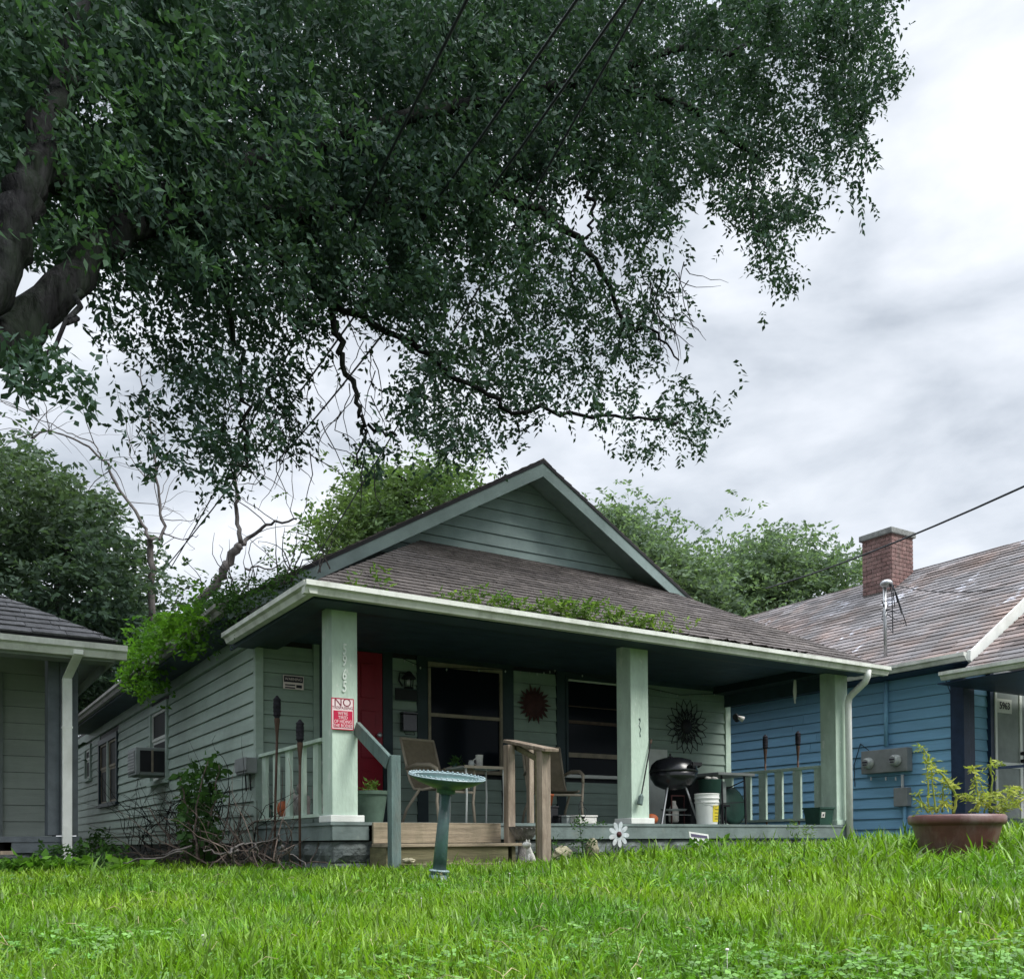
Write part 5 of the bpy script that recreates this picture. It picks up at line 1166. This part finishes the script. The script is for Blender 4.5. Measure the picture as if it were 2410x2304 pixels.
# ------------------------------------------------------------ left house
LY, LX = 11.2, 1.50
LH = thing('grey_house', 'pale house with slate posts and shingle hip roof at the left edge', 'house', (0, LY, -.2))
ds_ = float(at(100, 1972, Y=LY).z)
for k in range(15):
    z0 = ds_+.02+.2*k
    if z0 < 2.2: obj('siding_board', board_x(None, -3, 1.45, LY+1.9, z0, z0+.196), M['lsid'], LH)
obj('front_wall', MB().box(-3, 1.5, LY+1.902, LY+2, -.3, 2.4), M['blackm'], LH)
obj('side_wall', MB().box(1.38, 1.48, LY+2, LY+14, -.3, 2.4), M['lsid'], LH)
pa_ = at(113, 1700, Y=LY).x; pb_ = at(142, 1700, Y=LY).x
obj('porch_post', MB().box(pa_, pb_-.002, LY+.02, LY+.3, ds_+.03, 2.04), M['ltrim'], LH, bevel=.005)
obj('porch_post', MB().box(pb_, at(184, 1700, Y=LY).x, LY, LY+.3, ds_+.03, 2.04), M['ltrim'], LH, bevel=.005)
tx = at(5, 1700, Y=LY+1.8).x; obj('casing', MB().box(tx-.12, tx+.01, LY+1.84, LY+1.868, ds_, 2.1), M['lsoff'], LH)
obj('porch_floor', MB().box(-3, 1.52, LY-.02, LY+1.87, ds_-.04, ds_+.02), M['ltrim'], LH)
obj('deck_fascia', MB().box(at(27, 1990, Y=LY).x, 1.5, LY-.01, LY+.03, float(at(100, 2006, Y=LY).z), ds_-.041), M['ltrim'], LH)
obj('deck_fascia', MB().box(-3, at(15, 1990, Y=LY).x, LY+.25, LY+.28, -.2, ds_-.041), M['blackm'], LH)
obj('porch_step', MB().box(-3, at(30, 2010, Y=LY-.4).x, LY-.55, LY-.1, -.08, -.045), M['railw'], LH)
for k in range(5): obj('foundation_block', block((1.5-.42*(k+1), LY+.04, -.25), (1, 0, 0), (0, -1, 0), .40, .2, 90+k), M['block'], LH)
obj('porch_beam', MB().box(-3, 1.45, LY+.03, LY+.26, 2.041, 2.12), M['ltrim'], LH)
gR = at(296, 1524, Y=10.7); rc = at(272, 1508, Y=10.72)
kgutter((-3, 10.72, gR.z+.02), (gR.x, 10.72, gR.z), (0, -1, 0), M['gutter'], LH, h=.14, dpt=.13)
obj('eave_fascia', MB().box(-3, gR.x-.1, 10.73, 10.76, gR.z-.16, gR.z+.03), M['lsoff'], LH)
obj('soffit', MB().box(-3, gR.x-.06, 10.76, LY+.01, gR.z-.12, gR.z-.10), M['lsoff'], LH)
obj('soffit', MB().prism([(1.45, LY+.0, gR.z-.1), (gR.x-.1, LY-.1, gR.z-.05), (gR.x-.1, 20, gR.z-.05), (1.45, 20, gR.z-.1)], (0, 0, .015)), M['lsoff'], LH)
obj('eave_fascia', MB().box(gR.x-.12, gR.x-.095, 10.77, 20, gR.z-.16, gR.z+.02), M['lsoff'], LH)
# crown of the bracket under the side eave
zE = rc.z; sl2 = .56; hx = 3.6
corner = Vector((rc.x, 10.70, zE)); top = corner+Vector((-hx, hx, hx*sl2))
shingles([(-5, 10.70, zE), corner, top, (-5, 10.70+hx, zE+hx*sl2)], M['shingleL'], LH, nparts=140, e=.155, wtab=.32)
shingles([corner, (rc.x, 22, zE), (top.x, 20, top.z), top], M['shingleL'], LH, nparts=0, e=.155, wtab=.32)
dsx = at(157, 1700, Y=LY-.05).x
dl = obj('downspout', MB().box(dsx-.045, dsx+.05, LY-.09, LY-.02, -.15, 1.78).prism([(dsx-.045, LY-.09, 1.78), (dsx+.05, LY-.09, 1.78), (dsx+.09, 10.62, 1.95), (dsx-.005, 10.62, 1.95)], (0, .07, .0)).box(dsx-.005, dsx+.09, 10.60, 10.68, 1.95, 2.0), M['pipe'], LH, bevel=.008)
for z in (1.25,): obj('strap', MB().box(dsx-.05, dsx+.055, LY-.094, LY-.018, z, z+.02), M['pipe'], dl)

# ------------------------------------------------------------ big tree over the yard
T = thing('large_elm_tree', 'large dark green elm tree whose canopy hangs over the yard and houses', 'tree', (-.25, 6.0, -.3))
tr = [(-.25, 6.0, -.35), (-.22, 6.0, 1.0), (-.15, 6.0, 2.2), (-.1, 6.0, 2.9)]
m, P_, _ = limb(tr, .46, .36, .02, 16, 5, 1); m.tube([(-.25, 6, -.4), (-.25, 6, 0)], [.62, .46], 16); obj('trunk', m, M['bark'], T, smooth=True)
limbs = [
 ([(-.1, 6.0, 2.6), D(0, 655, 6.2), D(110, 560, 6.6), D(230, 440, 7.2), D(400, 340, 8), D(650, 260, 8.8), D(900, 200, 9.6)], .175, .055),
 ([(-.15, 6.0, 2.7), D(-20, 560, 6.0), D(25, 420, 6.2), D(70, 320, 6.4), D(110, 180, 6.8), D(150, 40, 7.2), D(200, -200, 8)], .16, .06),
 ([D(60, 340, 6.4), D(170, 360, 7), D(320, 400, 7.6), D(500, 460, 8.4), D(640, 590, 8.9)], .09, .035),
 ([D(230, 440, 7.2), D(420, 420, 8), D(640, 400, 9), D(860, 380, 10), D(1040, 330, 10.6)], .10, .04),
 ([D(650, 260, 8.8), D(820, 330, 9.2), D(980, 380, 9.6), D(1120, 480, 10), D(1200, 620, 10.3)], .07, .02),
 ([D(900, 200, 9.6), D(1100, 160, 10.2), D(1300, 200, 10.8), D(1450, 300, 11.2)], .07, .02),
 ([D(1100, 160, 10.2), D(1350, 90, 11), D(1600, 120, 11.5)], .05, .015),
 ([D(640, 590, 8.9), D(655, 680, 8.8), D(685, 760, 8.7), D(700, 815, 8.7), D(760, 835, 8.7)], .035, .012),
 ([D(700, 815, 8.7), D(690, 850, 8.7), D(680, 900, 8.7)], .016, .006),
 ([D(640, 590, 8.9), D(760, 640, 9.2), D(900, 740, 9.4), D(1010, 790, 9.6), D(1180, 800, 9.8), D(1300, 810, 9.9)], .035, .012),
 ([D(1200, 620, 10.3), D(1260, 640, 10.3), D(1300, 690, 10.4)], .02, .008),
 ([D(150, 555, 6.4), D(125, 620, 6.0), D(60, 715, 5.6)], .022, .010),
 ([D(420, 420, 8), D(430, 560, 8.2), D(460, 700, 8.4), D(470, 850, 8.5), D(430, 930, 8.5)], .035, .010),
 ([D(1010, 790, 9.6), D(995, 830, 9.6), D(1040, 812, 9.6)], .009, .004),
 ([D(1130, 370, 10.1), D(1140, 420, 10.1), D(1110, 480, 10.1), D(1090, 560, 10.1)], .022, .008),
 ([D(1450, 300, 11.2), D(1440, 400, 11), D(1490, 520, 10.8)], .02, .006),
]
for i, (pts, r0, r1) in enumerate(limbs):
    m, _, _ = limb(pts, r0, r1, .02 if r0 > .05 else .03, 14 if r0 > .1 else 8, 6, i+20); obj('branch', m, M['bark'], T, smooth=True)
main = [(-60, -60), (1700, -60), (1680, 20), (1690, 70), (1708, 110), (1680, 180), (1660, 240), (1640, 300), (1610, 335), (1635, 370), (1600, 360), (1560, 345), (1510, 340), (1540, 390), (1565, 430), (1510, 440),
 (1500, 480), (1530, 530), (1490, 560), (1450, 490), (1420, 430), (1380, 385), (1330, 365), (1265, 385), (1262, 430), (1235, 480), (1270, 520), (1290, 570), (1320, 620), (1290, 670), (1230, 690), (1190, 720), (1225, 770),
 (1290, 745), (1350, 730), (1385, 790), (1380, 860), (1310, 880), (1265, 905), (1225, 860), (1170, 845), (1110, 845), (1060, 800), (1010, 785), (960, 840), (930, 880), (900, 910), (860, 870), (780, 860), (715, 900), (690, 870),
 (745, 800), (740, 740), (790, 700), (780, 640), (720, 640), (700, 700), (660, 640), (640, 600), (590, 650), (575, 720), (560, 780), (580, 850), (550, 860), (500, 850), (465, 930), (420, 940), (350, 930), (300, 880), (275, 830),
 (310, 780), (350, 760), (300, 700), (220, 680), (160, 620), (190, 560), (230, 470), (120, 500), (80, 540), (60, 470), (90, 380), (60, 330), (-60, 420)]
holes = [[(1060, 375), (1110, 350), (1165, 390), (1150, 450), (1100, 470), (1065, 430)], [(140, 165), (185, 160), (235, 215), (200, 245), (145, 235)], [(720, 640), (760, 630), (780, 690), (740, 700)]]
dfn = lambda x, y: 6.2+x*.0026+0*y
W_ = crown_points(main, 0, 3.2, 24000, 5, .42, .8, dfn, clus=(14, .15))
pxs = None
def drop(Wp, hs, keep=.12):
    z = Wp@np.array(CC); x = (CX+FPX*(Wp@np.array(CA))/z)/S; y = (CY-FPX*(Wp@np.array(CB))/z)/S; ok = np.ones(len(x), bool); r_ = np.random.default_rng(1).random(len(x))
    for h in hs: ok &= ~(in_poly(x, y, h) & (r_ > keep))
    return Wp[ok], x[ok], y[ok]
W_, xx_, yy_ = drop(W_, holes)
dens = np.clip(1.1-.68*np.clip((yy_-360)/330, 0, 1)-.25*(xx_ > 1150)*(yy_ > 150), .3, 1); W_ = W_[np.random.default_rng(3).random(len(W_)) < dens]
print('twigs', len(W_))
leaves(W_, 'leaf', 'foliage', T, .072, .037, 9, .25, 6, droop=.45, out=(.7, .3), kind='stuff')
up_ = crown_points([(-60, -60), (1500, -60), (1450, 250), (900, 400), (300, 420), (0, 420)], 1.2, 4.4, 7000, 15, .2, 1, dfn, clus=(9, .2))
up_, _, _ = drop(up_, holes); leaves(up_, 'leaf', 'foliage', T, .075, .037, 9, .28, 16, droop=.4, kind='stuff')
nl_ = crown_points([(0, 640), (60, 655), (140, 660), (185, 720), (160, 790), (120, 740), (40, 760), (0, 740)], 5.3, 5.9, 60, 8)
leaves(nl_, 'leaf', 'foliage', T, .07, .033, 9, .26, 9, droop=.9, kind='stuff')
sprays = [((120, 60), (370, 120)), ((60, 150), (250, 210)), ((200, 170), (400, 230)), ((90, 20), (180, 120)), ((380, 110), (520, 180)), ((560, 180), (725, 245)), ((250, 300), (420, 340)), ((120, 240), (260, 330)), ((430, 250), (600, 300)), ((280, 40), (470, 60)), ((330, 420), (430, 500)), ((90, 400), (200, 440))]
sp_ = []; rs_ = np.random.default_rng(55)
for (xa, ya), (xb, yb) in sprays:
    da, db = rs_.uniform(5.6, 6.6), rs_.uniform(5.4, 6.4)
    for k in range(13):
        t = k/12; q_ = D(xa+(xb-xa)*t, ya+(yb-ya)*t+14*math.sin(t*3.1), (da*(1-t)+db*t)+xa*.002)+Vector(rs_.normal(0, .05+.05*(1-t), 3)); sp_.append(tuple(q_))
sp_ = np.array(sp_)
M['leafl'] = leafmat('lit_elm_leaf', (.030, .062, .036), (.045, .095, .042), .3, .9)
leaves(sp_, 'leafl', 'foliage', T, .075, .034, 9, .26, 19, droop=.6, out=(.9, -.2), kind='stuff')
tp_ = crown_points([(1615, 330), (1660, 340), (1660, 430), (1640, 430)], 10.4, 10.8, 8, 77); leaves(tp_, 'leaf', 'foliage', T, .08, .04, 8, .3, 3, droop=1.1, kind='stuff')
# bare thin twigs hanging under the canopy
m = MB(); rgt = random.Random(9)
for k in range(90):
    x = rgt.uniform(420, 720) if k < 60 else rgt.uniform(1180, 1320); y = rgt.uniform(560, 900) if k < 60 else rgt.uniform(500, 620); d_ = rgt.uniform(8.3, 9.2) if k < 60 else 10.3
    p = D(x, y, d_); pts = [p]; dv = Vector((rgt.gauss(0, .3), rgt.gauss(0, .3), -1)).normalized()
    for _ in range(6):
        dv = (dv+Vector([rgt.gauss(0, .28) for _ in range(3)])).normalized(); p = p+dv*.1; pts.append(p)
    m.tube(pts, [.006, .005, .005, .004, .004, .003, .002], 4)
obj('twigs', m, M['bark'], T, kind='stuff')

# ------------------------------------------------------------ background trees
def bgtree(name, label, poly, d0, d1, n, mt, trunk, seed, L=.14, Wd=.07, carve=.35, tl=.5, cs=.6, group='trees behind the houses'):
    b = Vector(trunk[0]); T_ = thing(name, label, 'tree', b, group)
    m, _, _ = limb(trunk, .22, .06, .05, 8, 5, seed); obj('trunk', m, M['bark'], T_, smooth=True)
    for k in range(6):
        p = Vector(trunk[1+k % (len(trunk)-1)]); q_ = crown_points(poly, d0, d1, 3, seed+k*7)[0]
        m, _, _ = limb([p, p.lerp(Vector(q_), .5)+Vector((0, 0, .3)), q_], .07, .015, .05, 6, 4, seed+k); obj('branch', m, M['bark'], T_, smooth=True)
    leaves(crown_points(poly, d0, d1, n, seed, carve, cs, clus=(13, .42*d0/20)), mt, 'crown', T_, L, Wd, 8, tl, seed, droop=-.35, kind='stuff'); return T_
bgtree('bushy_tree', 'dense dark green tree behind the grey house at the far left', [(-60, 880), (0, 850), (40, 870), (110, 880), (165, 940), (210, 985), (240, 1050), (290, 1060), (305, 1110), (270, 1190), (280, 1280), (240, 1330), (150, 1380), (-60, 1300)], 18, 23, 5200, 'leafd',
       [(-1, 20, -.3), (-.8, 20, 3), D(110, 1150, 20), D(90, 1000, 20)], 31, .15, .08, .42)
bgtree('bushy_tree', 'dark undergrowth tree between the grey house and the sage house', [(110, 1180), (200, 1160), (270, 1190), (300, 1170), (360, 1210), (330, 1290), (240, 1330), (160, 1400), (140, 1420)], 24, 27, 1800, 'leafd',
       [D(200, 1640, 25), D(200, 1400, 25), D(210, 1250, 25)], 32, .16, .08, .2)
bgtree('leafy_tree', 'yellow green tree rising behind the left slope of the main roof', [(612, 1020), (620, 985), (670, 985), (690, 930), (760, 900), (830, 900), (900, 915), (915, 950), (800, 1010), (700, 1060), (620, 1080), (600, 1050)], 20, 23, 1900, 'leafm',
       [D(760, 1300, 21), D(770, 1100, 21), D(780, 960, 21)], 33, .14, .07, .4)
bgtree('leafy_tree', 'pale green tree directly behind the right slope of the gable', [(1130, 985), (1180, 975), (1215, 1010), (1260, 1030), (1300, 1075), (1360, 1085), (1370, 1140), (1400, 1190), (1300, 1170), (1200, 1080)], 26, 29, 2300, 'leafh',
       [D(1300, 1400, 27), D(1280, 1200, 27), D(1240, 1080, 27)], 34, .17, .08, .25)
bgtree('leafy_tree', 'hazy green tree behind the blue house roof, left of the chimney', [(1370, 1110), (1400, 1090), (1440, 1045), (1500, 1040), (1550, 1060), (1600, 1090), (1650, 1075), (1655, 1110), (1560, 1140), (1450, 1185), (1380, 1190), (1360, 1150)], 28, 31, 2400, 'leafh',
       [D(1480, 1400, 29), D(1480, 1200, 29), D(1480, 1100, 29)], 35, .18, .085, .3)
# vines on the left roof edge
vp = crown_points([(240, 1290), (250, 1230), (300, 1190), (380, 1170), (420, 1130), (500, 1120), (560, 1090), (575, 1115), (520, 1140), (440, 1180), (380, 1225), (310, 1270), (290, 1330), (265, 1320)], 0, .7, 1250, 41, 0, 1, lambda x, y: np.maximum(2.72/ray_np(x*S, y*S)[:, 0], 9.95)-.2, clus=(7, .12))
VN = thing('roof_vine', 'bright green vine overgrowing the left gutter and roof edge of the sage house', 'vine', (2.7, 14, 2.3))
br = D(290, 1260, 14.5)
zc = (vp@np.array(CC)); xd = (CX+FPX*(vp@np.array(CA))/zc)/S
vp = vp[np.random.default_rng(2).random(len(vp)) < .75]; zc = (vp@np.array(CC)); xd = (CX+FPX*(vp@np.array(CA))/zc)/S
leaves(vp[xd < 390], 'vine', 'foliage', VN, .085, .05, 8, .28, 42, droop=-.2, kind='stuff'); leaves(vp[xd >= 390], 'weed', 'foliage', VN, .06, .025, 7, .3, 43, droop=-.2, kind='stuff')
m = MB(); rgt = random.Random(12)
for k in range(26):
    x = rgt.uniform(330, 640); y = 1190-(x-330)*.33; p = D(x, y, max(2.8/ray(x*S, y*S).x, 10.1)); pts = [p]; dv = Vector((rgt.gauss(0, .5), rgt.gauss(0, .5), .9)).normalized()
    for _ in range(7): dv = (dv+Vector([rgt.gauss(0, .3) for _ in range(3)])+Vector((.05, -.1, -.05))).normalized(); p = p+dv*.11; pts.append(p)
    m.tube(pts, [.009, .008, .007, .006, .005, .004, .003, .002], 4)
obj('dry_stems', m, M['paleb'], VN, kind='stuff')
# dead trees
def branchy(name, label, paths, d, seed, twn, mt='paleb', r0=.1):
    b = D(paths[0][0][0], paths[0][0][1], d); base = Vector((b.x, b.y, -.3)); T_ = thing(name, label, 'tree', base)
    rg_ = random.Random(seed); tips = []
    for i, pth_ in enumerate(paths):
        pts = [D(x, y, d+rg_.uniform(-.3, .3)*(i > 0)) for x, y in pth_]
        if i == 0: pts = [base, base.lerp(pts[0], .6)+Vector((.1, 0, 0))]+pts
        ra = r0*(1 if i == 0 else .5 if i < 3 else .22); rb = ra*.35 if i else ra*.8
        m, P2, _ = limb(pts, ra, rb, .02, 8, 5, seed+i); obj('trunk' if i == 0 else 'branch', m, M[mt], T_, smooth=True); 
        if i: tips += P2[len(P2)//4:]
    m = MB()
    for k in range(twn):
        p = rg_.choice(tips).copy(); pts = [p]; dv = Vector((rg_.gauss(0, .7), rg_.gauss(0, .7), rg_.gauss(.5, .5))).normalized(); r_ = rg_.uniform(.006, .014)
        for _ in range(6): dv = (dv+Vector([rg_.gauss(0, .22) for _ in range(3)])).normalized(); p = p+dv*rg_.uniform(.12, .28); pts.append(p)
        m.tube(pts, [r_*q__*.8 for q__ in (1, .9, .8, .7, .55, .4, .2)], 4)
    if twn: obj('twigs', m, M[mt], T_, kind='stuff')
branchy('dead_tree', 'bare leafless tree rising out of the dark tree on the left', [[(290, 1130), (288, 1060), (288, 1035)], [(288, 1040), (265, 990), (230, 940), (195, 880), (150, 845), (95, 825), (60, 840)], [(290, 1035), (312, 1020), (305, 950), (292, 850), (280, 760), (262, 710)],
  [(195, 880), (180, 850), (130, 830), (80, 805), (50, 790)], [(280, 930), (275, 900), (250, 850)], [(280, 925), (300, 900), (330, 880)], [(312, 1020), (350, 1035), (380, 1025)]], 19, 61, 60, r0=.075)
branchy('broken_tree', 'thick broken grey limb with bare shoot rising behind the left roof', [[(380, 1170), (415, 1120), (435, 1080), (460, 1045)], [(460, 1045), (485, 1025), (520, 1005), (568, 995)], [(462, 1040), (455, 990), (452, 930), (455, 860), (470, 800)],
  [(455, 900), (475, 870), (490, 840)], [(470, 1090), (520, 1090), (590, 1095)]], 15.5, 71, 16, r0=.085)
# ------------------------------------------------------------ overhead wires
def wire(pa1, da, pb1, db, r, label, sag=.25):
    a = D(*pa1, da); b = D(*pb1, db); cable('overhead_wire', label, 'wire', [a+(a-b)*.5, b+(b-a)*.55], r*.62, 'wire', sag, group=None)
wire((869, 0), 6.6, (403, 936), 17, .02, 'overhead wire, leftmost of the four crossing the canopy')
wire((1071, 0), 6.8, (415, 944), 17, .02, 'overhead wire, second from the left crossing the canopy')
wire((1165, 0), 7.0, (657, 708), 12.5, .02, 'overhead wire crossing the canopy and the open sky left of centre')
wire((1205, 0), 7.2, (680, 928), 16, .018, 'overhead wire, rightmost of the four crossing the canopy')
wire((1962, 915), 9.5, (1587, 1076), 14, .02, 'sagging wire crossing in front of the brick chimney', .12)
a = D(1962, 1145, 12.2); cable('service_drop', 'thin service cable running over the blue roof to the mast', 'cable', [D(2050, 1090, 11.5), hd_+Vector((0, -.05, .05))], .006, sag=.2)

# ------------------------------------------------------------ shrub and brush at the left wall
gb = at(475, 2035, Z=-.25); gb = Vector((2.85, 9.6, -.26))
b0 = at(470, 1985, Y=9.9)
SH = thing('leafy_shrub', 'dark leafy volunteer shrub growing against the side wall', 'shrub', (b0.x, 9.9, -.26))
for k, pth_ in enumerate([[(470, 2030), (462, 1900), (490, 1790)], [(475, 2030), (500, 1900), (515, 1800)], [(465, 2030), (440, 1900), (425, 1830)], [(480, 2030), (530, 1950), (540, 1850)], [(470, 2030), (400, 1980), (350, 1900)]]):
    m, _, _ = limb([at(x, y, Y=9.9+.1*k) for x, y in pth_], .014, .005, .01, 6, 5, 80+k); obj('stem', m, M['brush'], SH, smooth=True)
q_ = crown_points([(345, 1480), (400, 1440), (430, 1450), (425, 1500), (400, 1560), (440, 1620), (370, 1660), (350, 1600), (350, 1540)], 9.7, 10.5, 130, 82)
leaves(q_, 'weed', 'foliage', SH, .10, .06, 6, .22, 83, droop=.2, kind='stuff')
q_ = crown_points([(150, 1600), (200, 1590), (240, 1640), (230, 1680), (140, 1680)], 10.6, 11.8, 150, 85)
SH2 = thing('leafy_shrub', 'low dark bush between the grey house downspout and the sage side wall', 'shrub', D(190, 1670, 11)); leaves(q_, 'weed', 'foliage', SH2, .07, .03, 8, .25, 86, droop=.2, kind='stuff')
BRp = thing('brush_pile', 'tangled pile of dry grey branches along the side wall and foundation', 'brush pile', (2.8, 9.0, -.26))
rgt = random.Random(33)
def stick(p, dv, n, r, st_=.12, g=.25):
    pts = [p]
    for _ in range(n): dv = (dv+Vector([rgt.gauss(0, g) for _ in range(3)])).normalized(); p = p+dv*st_; p.z = max(p.z, -.24); pts.append(p)
    return pts
m = MB()
for k in range(150):
    Yk = rgt.uniform(8.3, 12.5); xk = 3.15-rgt.uniform(.03, .75); p = Vector((xk, Yk, -.24+rgt.random()*.1))
    dv = Vector((rgt.gauss(-.1, .6), rgt.gauss(0, .9), abs(rgt.gauss(.15, .5)))).normalized()
    pts = stick(p, dv, 8, .01); r_ = rgt.uniform(.004, .010); m.tube(pts, [r_*(1-.1*i) for i in range(9)], 4)
obj('twigs', m, M['brush'], BRp, kind='stuff')
m = MB()
for k in range(70):
    p = Vector((rgt.uniform(2.2, 3.12), rgt.uniform(9.5, 14), rgt.uniform(-.2, .3))); pts = stick(p, Vector((rgt.gauss(0, .4), rgt.gauss(0, .5), 1)).normalized(), 9, .01, .11, .3); m.tube(pts, [.006*(1-.09*i) for i in range(10)], 4)
obj('twigs', m, M['bark'], BRp, kind='stuff')
for pth_ in ([(540, 2010), (560, 1990), (600, 1985), (660, 1975)], [(655, 1965), (665, 1990), (690, 2010), (720, 2040)], [(600, 1985), (590, 2010), (575, 2035)], [(665, 1990), (650, 2030)], [(430, 2005), (360, 2020), (290, 2030)], [(450, 1990), (380, 2010)], [(555, 1990), (550, 2035)], [(600, 1990), (625, 2030)], [(560, 2000), (520, 2010), (480, 2000)]):
    m, _, _ = limb([at(x, y, Y=8.1+.1*(i % 3)+(1.2 if pth_[0][0] < 470 else 0)) for i, (x, y) in enumerate(pth_)], .011, .005, .012, 6, 4, pth_[0][0]); obj('branch', m, M['paleb'], BRp, smooth=True)
# weeds at the porch foot
def weedpatch(label, px, py0, Y, n, hh, w_, mt='weed', L=.06, Wd=.02, seed=1, cat='weeds', droop=-.8):
    c_ = at(px, py0, Y=Y); zb = float(gz(c_.x, Y)); rg_ = np.random.default_rng(seed)
    sprigs([(c_.x+rg_.normal(0, w_), Y+rg_.normal(0, .06), zb+rg_.uniform(.02, hh)) for _ in range(n)], mt, 'weed_clump', label, cat, L, Wd, 7, .16, seed, 'weeds around the porch', droop)
weedpatch('bright broad leaved weed in front of the small yard sign', 1655, 1990, 7.1, 10, .22, .06, 'vine', .11, .045, 3)
weedpatch('spindly weeds climbing before the deck right of the railing', 1365, 1990, 7.9, 22, .42, .09, 'weed', .05, .022, 4)
weedpatch('wispy weeds in front of the green pot and right porch post', 1905, 1990, 7.75, 26, .36, .16, 'gutw', .06, .014, 5)
weedpatch('low weeds at the foot of the white downspout', 2010, 1990, 7.7, 22, .13, .2, 'weed', .07, .018, 6)
weedpatch('dark weeds behind the tall front railing post', 1310, 1990, 7.75, 14, .26, .07, 'weed', .05, .02, 7)
weedpatch('low weeds below the spinner and the foundation', 1420, 2010, 7.6, 30, .1, .4, 'weed', .07, .02, 8)
weedpatch('broad leaved weeds in front of the grey house deck', 60, 2020, 9.6, 120, .16, .45, 'vine', .09, .06, 9)
weedpatch('weeds at the foot of the grey house downspout', 200, 2020, 10.0, 60, .3, .25, 'weed', .08, .03, 10)
